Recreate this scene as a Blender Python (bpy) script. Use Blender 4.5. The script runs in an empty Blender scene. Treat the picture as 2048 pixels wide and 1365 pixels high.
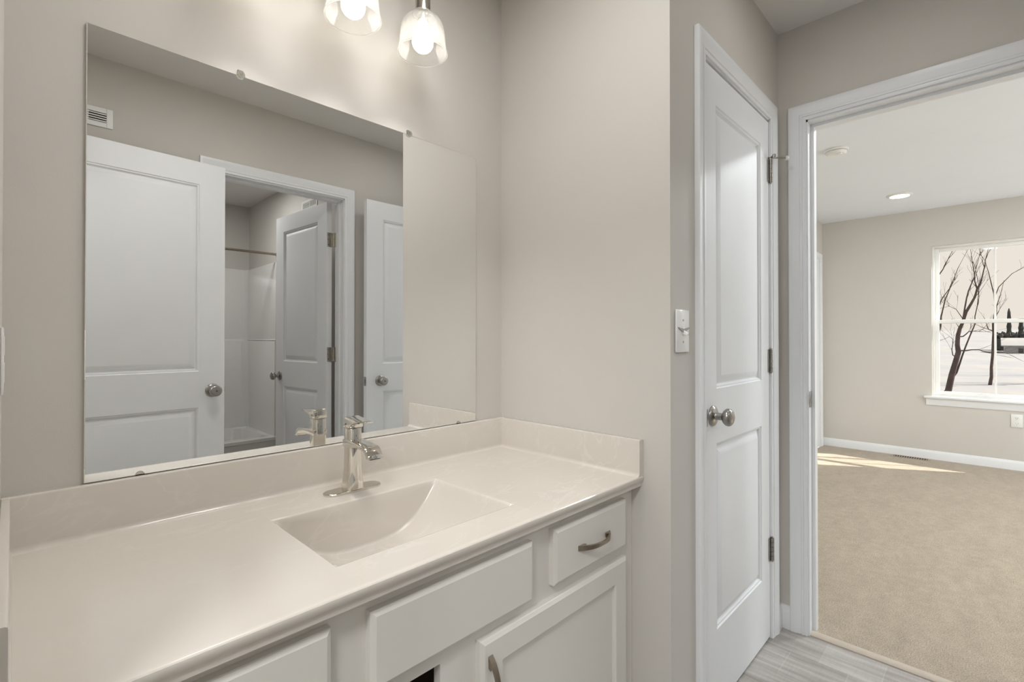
import bpy, bmesh, math, random
from mathutils import Vector, Matrix
random.seed(7)
S = bpy.context.scene
COL = S.collection
PI = math.pi

# ------------------------------------------------------------------ dimensions
H = 2.44
XL, XS, XE, YC, YB = -0.0145, 1.2535, 2.213, -0.66, -1.57     # left wall, side wall, bedroom wall, closet wall, back wall
BX0, BX1, BY0, BY1 = 2.33, 6.243, -4.1, 0.0345                 # bedroom
TX0, TX1, TY0, TY1 = 0.068, 1.588, -3.832, -1.685              # tub room

# ------------------------------------------------------------------ camera
cam_d = bpy.data.cameras.new('camera')
cam = bpy.data.objects.new('camera', cam_d); COL.objects.link(cam)
YAW, PITCH = math.radians(44.3783), math.radians(0.4198)
F_ = Vector((math.cos(YAW) * math.cos(PITCH), math.sin(YAW) * math.cos(PITCH), math.sin(PITCH)))
R_ = Vector((math.sin(YAW), -math.cos(YAW), 0)); U_ = R_.cross(F_)
cam.matrix_world = Matrix(((R_.x, U_.x, -F_.x, 0.0), (R_.y, U_.y, -F_.y, -1.2821), (R_.z, U_.z, -F_.z, 1.183), (0, 0, 0, 1)))
cam_d.sensor_width = 36; cam_d.sensor_fit = 'HORIZONTAL'
cam_d.lens = 976.03 / 2048 * 36
cam_d.shift_y = -(682.5 - 668.73) / 2048
cam_d.clip_start = 0.02; cam_d.clip_end = 300
S.camera = cam

# ------------------------------------------------------------------ world, sun, exposure
W = bpy.data.worlds.new('winter_sky'); S.world = W; W.use_nodes = True
bg = W.node_tree.nodes['Background']
bg.inputs[0].default_value = (0.905, 0.835, 0.73, 1); bg.inputs[1].default_value = 1.42
S.view_settings.view_transform = 'Standard'; S.view_settings.look = 'None'
S.view_settings.gamma = 1; S.view_settings.use_curve_mapping = False
S.view_settings.exposure = 0.0
try:
    S.cycles.use_denoising = True
    S.cycles.max_bounces = 10; S.cycles.diffuse_bounces = 6; S.cycles.glossy_bounces = 6
    S.cycles.transparent_max_bounces = 16; S.cycles.transmission_bounces = 8
    S.cycles.sample_clamp_indirect = 6.0
    S.cycles.caustics_reflective = True; S.cycles.caustics_refractive = False
except Exception: pass

def lamp(name, kind, loc, energy, color=(1, 1, 1), direction=None, **kw):
    d = bpy.data.lights.new(name, kind); o = bpy.data.objects.new(name, d); COL.objects.link(o)
    o.location = loc; d.energy = energy; d.color = color
    if direction is not None:
        o.rotation_euler = Vector(direction).to_track_quat('-Z', 'Y').to_euler()
    for k, v in kw.items(): setattr(d, k, v)
    return o
EL = math.radians(37.8)
lamp('winter_sun', 'SUN', (12, -12, 12), 15.5, (1.0, 0.95, 0.85), (-0.5 * math.cos(EL), 0.866 * math.cos(EL), -math.sin(EL)), angle=0.009)
DOWN = (0, 0, -1)
# added fill lamps, all out of view, to brighten the rooms
for i, (x, y) in enumerate(((3.2, -1.3), (3.2, -2.9), (4.6, -2.2), (5.45, -3.0))):
    lamp('added_bedroom_fill', 'AREA', (x, y, 2.425), 17, (0.93, 0.975, 1.0), DOWN, shape='DISK', size=0.16)
lamp('added_hall_fill', 'AREA', (-0.85, -1.42, 2.40), 36, (0.97, 0.985, 1.0), DOWN, shape='DISK', size=0.5)  # added fill through the entry doorway, from behind the camera
lamp('added_bedroom_side_fill', 'AREA', (4.4, BY0 - 0.06, 1.35), 36, (0.88, 0.955, 1.0), (0, 1, 0), shape='RECTANGLE', size=1.55, size_y=1.35)  # added cool fill, set in the invented side window
lamp('added_bath_fill', 'AREA', (0.62, -0.68, 2.425), 7.8, (1.0, 0.985, 0.97), DOWN, shape='DISK', size=0.36)  # added overhead fill, brightens most of the bathroom
lamp('added_bath_fill', 'AREA', (1.62, -1.10, 2.425), 1.4, (1.0, 0.985, 0.97), DOWN, shape='DISK', size=0.2)  # weaker added fill for the corner by the bedroom doorway
lamp('added_tub_room_fill', 'AREA', (1.0, -2.78, 2.42), 9.5, (1.0, 0.99, 0.98), DOWN, shape='DISK', size=0.25)  # added fill to lift the tub room and surround

# ------------------------------------------------------------------ materials
def new_mat(name):
    m = bpy.data.materials.new(name); m.use_nodes = True
    nt = m.node_tree; return m, nt, nt.nodes['Principled BSDF'], nt.nodes['Material Output']
def N(nt, t, **kw):
    n = nt.nodes.new(t)
    for k, v in kw.items(): setattr(n, k, v)
    return n
def objco(nt, scale=(1, 1, 1), rot=(0, 0, 0)):
    tc = N(nt, 'ShaderNodeTexCoord'); mp = N(nt, 'ShaderNodeMapping')
    mp.inputs['Scale'].default_value = scale; mp.inputs['Rotation'].default_value = rot
    nt.links.new(tc.outputs['Object'], mp.inputs[0]); return mp.outputs[0]
def noise(nt, co, scale, detail=4, rough=0.55):
    n = N(nt, 'ShaderNodeTexNoise'); n.inputs['Scale'].default_value = scale
    n.inputs['Detail'].default_value = detail; n.inputs['Roughness'].default_value = rough
    nt.links.new(co, n.inputs['Vector']); return n.outputs['Fac']
def ramp(nt, fac, stops):
    r = N(nt, 'ShaderNodeValToRGB'); e = r.color_ramp.elements
    while len(e) > 2: e.remove(e[-1])
    for i, (p, c) in enumerate(stops):
        if i >= 2: e.new(p)
        e[i].position = p; e[i].color = (*c, 1)
    nt.links.new(fac, r.inputs[0]); return r.outputs[0]
def mix(nt, fac, a, b, mode='MIX'):
    m = N(nt, 'ShaderNodeMix', data_type='RGBA', blend_type=mode)
    for s, v in ((m.inputs[0], fac), (m.inputs[6], a), (m.inputs[7], b)):
        if hasattr(v, 'node'): nt.links.new(v, s)
        elif isinstance(v, (int, float)): s.default_value = v
        else: s.default_value = (*v, 1)
    return m.outputs[2]
def bump(nt, p, h, strength=0.1, dist=0.001):
    b = N(nt, 'ShaderNodeBump'); b.inputs['Strength'].default_value = strength; b.inputs['Distance'].default_value = dist
    nt.links.new(h, b.inputs['Height']); nt.links.new(b.outputs[0], p.inputs['Normal'])
def simple(name, col, rough=0.5, metal=0.0, var=0.03, scale=30, bmp=0.0, bscale=400, coat=0.0, spec=0.5):
    m, nt, p, o = new_mat(name)
    co = objco(nt); f = noise(nt, co, scale)
    lo = tuple(c * (1 - var) for c in col); hi = tuple(min(1, c * (1 + var)) for c in col)
    nt.links.new(ramp(nt, f, [(0.3, lo), (0.7, hi)]), p.inputs['Base Color'])
    p.inputs['Roughness'].default_value = rough; p.inputs['Metallic'].default_value = metal
    p.inputs['Specular IOR Level'].default_value = spec
    if coat: p.inputs['Coat Weight'].default_value = coat; p.inputs['Coat Roughness'].default_value = 0.05
    if bmp: bump(nt, p, noise(nt, co, bscale, 2), bmp)
    return m
M = {}
M['wall'] = simple('greige_wall_paint', (0.60, 0.575, 0.537), 0.75, var=0.012, scale=3, bmp=0.12, bscale=350, spec=0.3)
M['bath_ceiling'] = simple('greige_ceiling_paint', (0.74, 0.725, 0.70), 0.9, var=0.012, scale=3, bmp=0.1, bscale=250, spec=0.2)
M['bed_ceiling'] = simple('white_ceiling_paint', (0.79, 0.825, 0.875), 0.9, var=0.01, scale=3, bmp=0.1, bscale=250, spec=0.2)
M['trim'] = simple('white_trim_paint', (0.785, 0.80, 0.815), 0.35, var=0.01, scale=6)
M['door'] = simple('white_door_paint', (0.785, 0.80, 0.815), 0.5, var=0.012, scale=6, bmp=0.05, bscale=120)
M['cabinet'] = simple('off_white_cabinet_paint', (0.70, 0.675, 0.63), 0.4, var=0.015, scale=6)
M['dark'] = simple('dark_interior', (0.035, 0.022, 0.015), 0.8)
M['nickel'] = simple('satin_nickel', (0.37, 0.355, 0.33), 0.28, 1.0, var=0.05, scale=60)
M['bronze'] = simple('brushed_bronze_nickel', (0.36, 0.305, 0.245), 0.3, 1.0, var=0.08, scale=60)
M['polished'] = simple('polished_nickel', (0.74, 0.71, 0.655), 0.05, 1.0, var=0.01)
M['chrome'] = simple('brushed_steel', (0.55, 0.52, 0.47), 0.22, 1.0, var=0.03)
M['mirror'] = simple('mirror_silver', (0.90, 0.905, 0.895), 0.0, 1.0, var=0.0)
M['mirror_edge'] = simple('mirror_cut_edge', (0.42, 0.44, 0.41), 0.2, 0.2, var=0.02)
M['white_plastic'] = simple('white_plastic', (0.80, 0.80, 0.78), 0.35, var=0.01)
M['switch'] = simple('glossy_wrapped_plate', (0.80, 0.80, 0.79), 0.12, var=0.01, bmp=0.5, bscale=60)
M['grey_film'] = simple('grey_film', (0.30, 0.30, 0.29), 0.25)
M['vinyl'] = simple('white_vinyl', (0.82, 0.82, 0.80), 0.4, var=0.01)
M['tub'] = simple('white_fiberglass', (0.74, 0.735, 0.72), 0.14, var=0.01)
M['register'] = simple('tan_metal_register', (0.36, 0.29, 0.225), 0.45, 0.2, var=0.04)
M['strip'] = simple('taupe_transition_strip', (0.52, 0.45, 0.375), 0.5, var=0.04)
M['rubber'] = simple('white_rubber', (0.75, 0.75, 0.72), 0.6)
M['screw'] = simple('dark_screw_slot', (0.12, 0.11, 0.10), 0.5, 0.5)
M['bark'] = simple('winter_bark', (0.085, 0.06, 0.055), 0.9, var=0.35, scale=9, bmp=0.6, bscale=30)
M['evergreen'] = simple('dark_evergreen', (0.05, 0.055, 0.055), 0.95, var=0.4, scale=3)
M['shed_wall'] = simple('grey_white_siding', (0.44, 0.44, 0.46), 0.8, var=0.05)
M['shed_glass'] = simple('dark_shed_window', (0.06, 0.055, 0.05), 0.2)

def marble():
    m, nt, p, o = new_mat('cultured_marble')
    co = objco(nt, (1.2, 2.2, 2.2), (0, 0, 0.5))
    w = N(nt, 'ShaderNodeTexNoise'); w.inputs['Scale'].default_value = 3.2; w.inputs['Detail'].default_value = 6
    w.inputs['Distortion'].default_value = 2.2; nt.links.new(co, w.inputs['Vector'])
    vein = ramp(nt, w.outputs['Fac'], [(0.47, (0, 0, 0)), (0.50, (1, 1, 1)), (0.53, (0, 0, 0))])
    f2 = noise(nt, co, 2.0, 2)
    mask = ramp(nt, f2, [(0.42, (0, 0, 0)), (0.7, (0.55, 0.55, 0.55))])
    mm = N(nt, 'ShaderNodeMath', operation='MULTIPLY'); nt.links.new(vein, mm.inputs[0]); nt.links.new(mask, mm.inputs[1])
    base = ramp(nt, noise(nt, co, 1.5), [(0.3, (0.630, 0.588, 0.530)), (0.7, (0.650, 0.608, 0.550))])
    nt.links.new(mix(nt, mm.outputs[0], base, (0.74, 0.70, 0.65)), p.inputs['Base Color'])
    p.inputs['Roughness'].default_value = 0.2; p.inputs['Coat Weight'].default_value = 0.3; p.inputs['Coat Roughness'].default_value = 0.06
    return m
M['marble'] = marble()

def plank():
    m, nt, p, o = new_mat('grey_wood_look_vinyl')
    tc = N(nt, 'ShaderNodeTexCoord'); sp = N(nt, 'ShaderNodeSeparateXYZ'); nt.links.new(tc.outputs['Object'], sp.inputs[0])
    def mt(op, a, b=None, c=None):
        n = N(nt, 'ShaderNodeMath', operation=op)
        for i, v in enumerate((a, b, c)):
            if v is None: continue
            if hasattr(v, 'node'): nt.links.new(v, n.inputs[i])
            else: n.inputs[i].default_value = v
        return n.outputs[0]
    W_, L_ = 0.152, 0.181
    u = mt('DIVIDE', mt('ADD', sp.outputs[0], 0.075), W_); row = mt('FLOOR', u)
    v = mt('DIVIDE', mt('ADD', mt('ADD', sp.outputs[1], 1.0135), mt('MULTIPLY', row, 0.0905)), L_); cell = mt('FLOOR', v)
    joint = mt('LESS_THAN', mt('FRACT', v), 0.009); seam = mt('LESS_THAN', mt('FRACT', u), 0.012)
    cb = N(nt, 'ShaderNodeCombineXYZ'); nt.links.new(row, cb.inputs[0]); nt.links.new(cell, cb.inputs[1])
    wn = N(nt, 'ShaderNodeTexWhiteNoise'); nt.links.new(cb.outputs[0], wn.inputs['Vector'])
    base = ramp(nt, wn.outputs['Value'], [(0.0, (0.410, 0.385, 0.362)), (1.0, (0.465, 0.445, 0.422))])
    st = N(nt, 'ShaderNodeMapping'); st.inputs['Scale'].default_value = (20, 1.4, 1); nt.links.new(tc.outputs['Object'], st.inputs[0])
    streak = ramp(nt, noise(nt, st.outputs[0], 1.3, 7, 0.62), [(0.34, (0.62, 0.60, 0.58)), (0.60, (1.08, 1.08, 1.08))])
    st2 = N(nt, 'ShaderNodeMapping'); st2.inputs['Scale'].default_value = (6, 70, 1); nt.links.new(tc.outputs['Object'], st2.inputs[0])
    saw = ramp(nt, noise(nt, st2.outputs[0], 2.5, 4), [(0.35, (0.95, 0.95, 0.95)), (0.6, (1.02, 1.02, 1.02))])
    c = mix(nt, 1.0, base, streak, 'MULTIPLY'); c = mix(nt, 1.0, c, saw, 'MULTIPLY')
    c = mix(nt, mt('MULTIPLY', seam, 0.45), c, (0.22, 0.205, 0.19)); c = mix(nt, mt('MULTIPLY', joint, 0.42), c, (0.58, 0.57, 0.555))
    nt.links.new(c, p.inputs['Base Color']); p.inputs['Roughness'].default_value = 0.42
    return m
M['plank'] = plank()

def carpet():
    m, nt, p, o = new_mat('beige_cut_pile_carpet')
    co = objco(nt)
    fine = noise(nt, co, 230, 3, 0.7); mid = noise(nt, co, 22, 4, 0.6)
    st = objco(nt, (2.2, 6, 1), (0, 0, 0.3)); big = noise(nt, st, 1.8, 4, 0.6)
    c1 = ramp(nt, fine, [(0.32, (0.270, 0.222, 0.164)), (0.65, (0.590, 0.500, 0.392))])
    c2 = ramp(nt, mid, [(0.3, (0.90, 0.90, 0.90)), (0.7, (1.06, 1.06, 1.06))])
    c3 = ramp(nt, big, [(0.35, (0.93, 0.93, 0.925)), (0.65, (1.04, 1.04, 1.04))])
    c = mix(nt, 1.0, c1, c2, 'MULTIPLY'); c = mix(nt, 1.0, c, c3, 'MULTIPLY')
    nt.links.new(c, p.inputs['Base Color']); p.inputs['Roughness'].default_value = 1.0
    p.inputs['Specular IOR Level'].default_value = 0.05
    p.inputs['Sheen Weight'].default_value = 0.2
    bump(nt, p, fine, 0.8, 0.006); return m
M['carpet'] = carpet()

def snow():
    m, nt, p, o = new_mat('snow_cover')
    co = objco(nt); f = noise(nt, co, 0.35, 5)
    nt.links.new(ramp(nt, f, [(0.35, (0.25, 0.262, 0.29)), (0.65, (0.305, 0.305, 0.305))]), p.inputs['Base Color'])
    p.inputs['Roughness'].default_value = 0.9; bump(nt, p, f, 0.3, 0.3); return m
M['snow'] = snow()

def glass(name, trans, gl, rough=0.0, ribs=False, body=0.0):
    m, nt, p, o = new_mat(name); nt.nodes.remove(p)
    t = N(nt, 'ShaderNodeBsdfTransparent'); t.inputs[0].default_value = (*trans, 1)
    g = N(nt, 'ShaderNodeBsdfGlossy'); g.inputs['Roughness'].default_value = rough; g.inputs[0].default_value = (0.9, 0.9, 0.9, 1)
    fr = N(nt, 'ShaderNodeFresnel'); fr.inputs[0].default_value = 1.45
    mul = N(nt, 'ShaderNodeMath', operation='MULTIPLY'); mul.inputs[1].default_value = gl; nt.links.new(fr.outputs[0], mul.inputs[0])
    first = t.outputs[0]
    if body:
        d = N(nt, 'ShaderNodeBsdfTranslucent'); d.inputs[0].default_value = (0.95, 0.94, 0.90, 1)
        ms = N(nt, 'ShaderNodeMixShader'); nt.links.new(t.outputs[0], ms.inputs[1]); nt.links.new(d.outputs[0], ms.inputs[2])
        ms.inputs[0].default_value = body
        if ribs:
            tc = N(nt, 'ShaderNodeTexCoord'); uv = tc.outputs['UV']
            w1 = N(nt, 'ShaderNodeTexWave'); w1.bands_direction = 'X'; w1.inputs['Scale'].default_value = 30
            w2 = N(nt, 'ShaderNodeTexWave'); w2.bands_direction = 'Y'; w2.inputs['Scale'].default_value = 12
            nt.links.new(uv, w1.inputs['Vector']); nt.links.new(uv, w2.inputs['Vector'])
            a = N(nt, 'ShaderNodeMath', operation='MULTIPLY'); nt.links.new(w1.outputs['Fac'], a.inputs[0]); nt.links.new(w2.outputs['Fac'], a.inputs[1])
            b = N(nt, 'ShaderNodeMath', operation='MULTIPLY_ADD'); nt.links.new(a.outputs[0], b.inputs[0]); b.inputs[1].default_value = body * 1.3; b.inputs[2].default_value = body * 0.6
            nt.links.new(b.outputs[0], ms.inputs[0])
            bp = N(nt, 'ShaderNodeBump'); bp.inputs['Strength'].default_value = 0.5; bp.inputs['Distance'].default_value = 0.001
            nt.links.new(a.outputs[0], bp.inputs['Height']); nt.links.new(bp.outputs[0], g.inputs['Normal'])
        first = ms.outputs[0]
    mx = N(nt, 'ShaderNodeMixShader'); nt.links.new(mul.outputs[0], mx.inputs[0]); nt.links.new(first, mx.inputs[1]); nt.links.new(g.outputs[0], mx.inputs[2])
    nt.links.new(mx.outputs[0], o.inputs[0]); return m
M['pane'] = glass('window_glass', (0.81, 0.81, 0.815), 0.12)
M['shade_glass'] = glass('ribbed_clear_glass', (1.0, 1.0, 0.995), 0.35, 0.25, True, 0.17)
M['shade_rim'] = glass('bright_glass_rim', (1.0, 1.0, 0.995), 0.5, 0.2, False, 0.32)
M['clear_plastic'] = glass('clear_clip_plastic', (0.92, 0.92, 0.90), 1.2, 0.1, False, 0.38)

def emit(name, col, strength):
    m, nt, p, o = new_mat(name)
    p.inputs['Base Color'].default_value = (0.9, 0.9, 0.88, 1)
    p.inputs['Emission Color'].default_value = (*col, 1); p.inputs['Emission Strength'].default_value = strength
    return m
M['bulb'] = emit('lit_bulb', (1.0, 0.94, 0.86), 13)
M['led'] = emit('lit_led_lens', (1.0, 0.94, 0.84), 14)

# ------------------------------------------------------------------ mesh kit
class MB:
    def __init__(s): s.bm = bmesh.new()
    def _in(s, b, M_=None):
        if M_ is not None: b.transform(M_)
        me = bpy.data.meshes.new('t'); b.to_mesh(me); b.free(); s.bm.from_mesh(me); bpy.data.meshes.remove(me); return s
    def box(s, x0, x1, y0, y1, z0, z1, bev=0, seg=2, M_=None):
        b = bmesh.new()
        v = [b.verts.new(p) for p in ((x0, y0, z0), (x1, y0, z0), (x1, y1, z0), (x0, y1, z0), (x0, y0, z1), (x1, y0, z1), (x1, y1, z1), (x0, y1, z1))]
        for f in ((0, 3, 2, 1), (4, 5, 6, 7), (0, 1, 5, 4), (1, 2, 6, 5), (2, 3, 7, 6), (3, 0, 4, 7)): b.faces.new([v[i] for i in f])
        if bev: bmesh.ops.bevel(b, geom=b.edges[:], offset=bev, segments=seg, profile=0.5, affect='EDGES')
        return s._in(b, M_)
    def poly(s, vs, fs, M_=None):
        b = bmesh.new(); v = [b.verts.new(p) for p in vs]
        for f in fs:
            try: b.faces.new([v[i] for i in f])
            except ValueError: pass
        return s._in(b, M_)
    def lathe(s, prof, org=(0, 0, 0), axis='z', seg=32, M_=None):
        vs = []; fs = []; n = len(prof)
        for k in range(seg):
            a = 2 * PI * k / seg
            for r, h in prof:
                r = max(r, 0.00005); c, d = r * math.cos(a), r * math.sin(a)
                p = {'z': (c, d, h), 'x': (h, c, d), 'y': (d, h, c)}[axis]
                vs.append((p[0] + org[0], p[1] + org[1], p[2] + org[2]))
        for k in range(seg):
            q = (k + 1) % seg
            for i in range(n - 1): fs.append((k * n + i, q * n + i, q * n + i + 1, k * n + i + 1))
        return s.poly(vs, fs, M_)
    def cyl(s, org, r, h, axis='z', seg=24, M_=None):
        return s.lathe([(0, 0), (r, 0), (r, h), (0, h)], org, axis, seg, M_)
    def tube(s, pts, rad, seg=8, M_=None):
        pts = [Vector(p) for p in pts]; n = len(pts)
        if not isinstance(rad, (list, tuple)): rad = [rad] * n
        vs = []; fs = []; up = None
        for i, p in enumerate(pts):
            t = (pts[min(i + 1, n - 1)] - pts[max(i - 1, 0)]).normalized()
            if up is None: up = Vector((0, 0, 1)) if abs(t.z) < 0.9 else Vector((1, 0, 0))
            a = t.cross(up).normalized(); bb = a.cross(t).normalized(); up = bb
            for k in range(seg):
                w = 2 * PI * k / seg; vs.append(tuple(p + (a * math.cos(w) + bb * math.sin(w)) * rad[i]))
        for i in range(n - 1):
            for k in range(seg):
                q = (k + 1) % seg; fs.append((i * seg + k, i * seg + q, (i + 1) * seg + q, (i + 1) * seg + k))
        fs.append(tuple(range(seg))[::-1]); fs.append(tuple((n - 1) * seg + k for k in range(seg)))
        return s.poly(vs, fs, M_)
    def prism(s, pl, axis, a0, a1, bev=0, M_=None):
        f = {'x': lambda u, v, a: (a, u, v), 'y': lambda u, v, a: (u, a, v), 'z': lambda u, v, a: (u, v, a)}[axis]
        n = len(pl); vs = [f(u, v, a0) for u, v in pl] + [f(u, v, a1) for u, v in pl]
        fs = [tuple(range(n))[::-1], tuple(range(n, 2 * n))] + [(i, (i + 1) % n, n + (i + 1) % n, n + i) for i in range(n)]
        b = bmesh.new(); v = [b.verts.new(p) for p in vs]
        for q in fs: b.faces.new([v[i] for i in q])
        if bev:
            bmesh.ops.recalc_face_normals(b, faces=b.faces[:])
            bmesh.ops.bevel(b, geom=b.edges[:], offset=bev, segments=2, profile=0.5, affect='EDGES')
        return s._in(b, M_)
    def casing(s, path, prof, fn):
        """path: inner edge points in the wall plane; prof: (outward w, thickness t)"""
        n = len(path); m = len(prof); vs = []; offs = []
        for i in range(n):
            def nrm(a, b):
                dx, dy = b[0] - a[0], b[1] - a[1]; L = math.hypot(dx, dy); return (-dy / L, dx / L)
            if i == 0: o = nrm(path[0], path[1])
            elif i == n - 1: o = nrm(path[-2], path[-1])
            else:
                a = nrm(path[i - 1], path[i]); b = nrm(path[i], path[i + 1]); k = 1 + a[0] * b[0] + a[1] * b[1]
                o = ((a[0] + b[0]) / k, (a[1] + b[1]) / k)
            for w, t in prof: vs.append(fn(path[i][0] + o[0] * w, path[i][1] + o[1] * w, t))
        fs = []
        for i in range(n - 1):
            for j in range(m): q = (j + 1) % m; fs.append((i * m + j, i * m + q, (i + 1) * m + q, (i + 1) * m + j))
        fs.append(tuple(range(m))); fs.append(tuple((n - 1) * m + j for j in range(m))[::-1])
        return s.poly(vs, fs)
    def build(s, name, mat, parent=None, smooth=35, weld=False):
        if weld: bmesh.ops.remove_doubles(s.bm, verts=s.bm.verts[:], dist=1e-5)
        bmesh.ops.recalc_face_normals(s.bm, faces=s.bm.faces[:])
        if smooth:
            for f in s.bm.faces: f.smooth = True
            for e in s.bm.edges:
                e.smooth = not (len(e.link_faces) != 2 or e.calc_face_angle(0) > math.radians(smooth))
        if parent is not None: s.bm.transform(WM[parent.name].inverted())
        me = bpy.data.meshes.new(name); s.bm.to_mesh(me); s.bm.free()
        o = bpy.data.objects.new(name, me); COL.objects.link(o); me.materials.append(mat)
        WM[o.name] = WM[parent.name].copy() if parent is not None else Matrix()
        if parent is not None: o.parent = parent
        return o
WM = {}
def tag(o, label=None, cat=None, group=None, kind=None):
    for k, v in (('label', label), ('category', cat), ('group', group), ('kind', kind)):
        if v: o[k] = v
    return o
def thing(name, loc, label, cat, rz=0, group=None, kind=None):
    o = bpy.data.objects.new(name, None); COL.objects.link(o); o.location = loc; o.rotation_euler = (0, 0, rz); o.empty_display_size = 0.1
    WM[o.name] = Matrix.Translation(loc) @ Matrix.Rotation(rz, 4, 'Z')
    return tag(o, label, cat, group, kind)
def struct(name, mb, mat, label, cat, smooth=35):
    return tag(mb.build(name, mat, None, smooth), label, cat, None, 'structure')

# ------------------------------------------------------------------ walls, floors, ceilings
struct('wall_mirror', MB().box(-0.13, XE, 0, 0.115, 0, H), M['wall'], 'greige wall behind the mirror and vanity', 'wall')
struct('wall_side', MB().box(XS, XS + 0.115, YC, 0, 0, H), M['wall'], 'bright greige side wall at the right end of the vanity', 'wall')
struct('wall_closet', MB().box(XS + 0.115, 1.459, YC, YC + 0.115, 0, H).box(2.107, XE, YC, YC + 0.115, 0, H).box(1.459, 2.107, YC, YC + 0.115, 2.058, H),
       M['wall'], 'greige wall around the narrow closet door', 'wall')
struct('wall_bedroom', MB().box(XE, BX0, -0.75, 0.15, 0, H).box(XE, BX0, BY0, -1.503, 0, H).box(XE, BX0, -1.503, -0.75, 2.058, H),
       M['wall'], 'greige wall with the cased bedroom doorway', 'wall')
struct('wall_back', MB().box(-0.13, 0.699, YB - 0.115, YB, 0, H).box(1.438, XE, YB - 0.115, YB, 0, H).box(0.699, 1.438, YB - 0.115, YB, 2.045, H),
       M['wall'], 'greige wall opposite the mirror, with the tub room doorway', 'wall')
struct('wall_left', MB().box(-0.13, XL, -0.66, 0, 0, H).box(-0.13, XL, YB, -1.452, 0, H).box(-0.13, XL, -1.452, -0.66, 2.058, H),
       M['wall'], 'greige wall at the left end of the vanity', 'wall')
struct('floor', MB().box(-0.13, XE + 0.002, TY0, 0, -0.05, 0), M['plank'], 'grey wood look floor of the bathroom', 'floor')
struct('ceiling', MB().box(-0.13, XE + 0.06, TY0 - 0.1, 0.115, H, H + 0.05), M['bath_ceiling'], 'greige bathroom ceiling', 'ceiling')
struct('wall_tub_right', MB().box(TX1, TX1 + 0.1, TY0 - 0.1, TY1, 0, H), M['wall'], 'tub room wall with the air vent, seen in the mirror', 'wall')
struct('wall_tub_back', MB().box(TX0 - 0.1, TX1, TY0 - 0.1, TY0, 0, H), M['wall'], 'tub room end wall above the tub surround', 'wall')
struct('wall_tub_left', MB().box(TX0 - 0.1, TX0, TY0, TY1, 0, H), M['wall'], 'tub room wall on the hidden left side', 'wall')
# bedroom
struct('floor_bedroom', MB().box(XE + 0.03, BX1, BY0, BY1, -0.05, 0.004), M['carpet'], 'beige carpeted bedroom floor', 'carpet')
struct('ceiling_bedroom', MB().box(XE + 0.06, BX1 + 0.16, BY0 - 0.1, BY1 + 0.12, H, H + 0.05), M['bed_ceiling'], 'white bedroom ceiling', 'ceiling')
WY0, WY1, WZ0, WZ1 = -2.145, -0.882, 0.612, 2.075
struct('wall_bedroom_far', MB().box(BX1, BX1 + 0.16, BY0, WY0, 0, H).box(BX1, BX1 + 0.16, WY1, BY1 + 0.12, 0, H)
       .box(BX1, BX1 + 0.16, WY0, WY1, 0, WZ0).box(BX1, BX1 + 0.16, WY0, WY1, WZ1, H), M['wall'], 'greige bedroom wall around the window', 'wall')
struct('wall_bedroom_left', MB().box(BX0, 5.44, BY1, BY1 + 0.115, 0, H).box(6.14, BX1, BY1, BY1 + 0.115, 0, H).box(5.44, 6.14, BY1, BY1 + 0.115, 2.045, H), M['wall'], 'bedroom wall on the left, with a white door in the corner', 'wall')
struct('wall_bedroom_right', MB().box(XE, 3.6, BY0 - 0.1, BY0, 0, H).box(5.2, BX1 + 0.16, BY0 - 0.1, BY0, 0, H).box(3.6, 5.2, BY0 - 0.1, BY0, 0, 0.65).box(3.6, 5.2, BY0 - 0.1, BY0, 2.05, H), M['wall'], 'bedroom wall out of view on the right', 'wall')
# hall behind the entry doorway
struct('floor_hall', MB().box(-1.6, -0.13, -2.6, 0.4, -0.05, 0), M['carpet'], 'beige hall floor behind the entry doorway', 'floor')
struct('ceiling_hall', MB().box(-1.7, -0.13, -2.7, 0.5, H, H + 0.05), M['bed_ceiling'], 'white hall ceiling behind the entry doorway', 'ceiling')
struct('wall_hall', MB().box(-1.7, -1.6, -2.7, 0.5, 0, H).box(-1.6, -0.13, 0.4, 0.5, 0, H).box(-1.6, -0.13, -2.7, -2.6, 0, H)
       .box(-0.14, -0.13, -2.6, YB - 0.115, 0, H).box(-0.14, -0.13, 0.115, 0.4, 0, H), M['wall'], 'hall walls behind the entry doorway', 'wall')

# ------------------------------------------------------------------ casings, jambs, baseboards
PROF = [(0, 0), (0, 0.0075), (0.003, 0.0095), (0.009, 0.0095), (0.012, 0.0085), (0.0135, 0.0115), (0.020, 0.0118), (0.0225, 0.0095),
        (0.026, 0.0098), (0.044, 0.0150), (0.056, 0.0165), (0.060, 0.0155), (0.0625, 0.0125), (0.0625, 0)]
def door_trim(n, a0, a1, top, fn, label, jamb, other=None):
    """U casing about an opening a0..a1 (wall-plane coordinate) plus jamb lining"""
    mb = MB().casing([(a0, 0), (a0, top), (a1, top), (a1, 0)], PROF, fn)
    if other: mb.casing([(a0, 0), (a0, top), (a1, top), (a1, 0)], PROF, other)
    jamb(mb)
    return struct('trim_%d' % n, mb, M['trim'], label, 'door frame')
def jamb_closet(mb):
    mb.box(1.459, 1.4755, YC, YC + 0.115, 0, 2.0555).box(2.0905, 2.107, YC, YC + 0.115, 0, 2.0555).box(1.459, 2.107, YC, YC + 0.115, 2.045, 2.058)
    mb.box(1.4755, 1.487, YC + 0.040, YC + 0.075, 0, 2.045).box(2.079, 2.0905, YC + 0.040, YC + 0.075, 0, 2.045).box(1.487, 2.079, YC + 0.04, YC + 0.075, 2.033, 2.045)
t1 = door_trim(1, 1.472, 2.0935, 2.0495, lambda a, b, t: (a, YC - t, b), 'white moulded frame around the closed closet door', jamb_closet)
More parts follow.
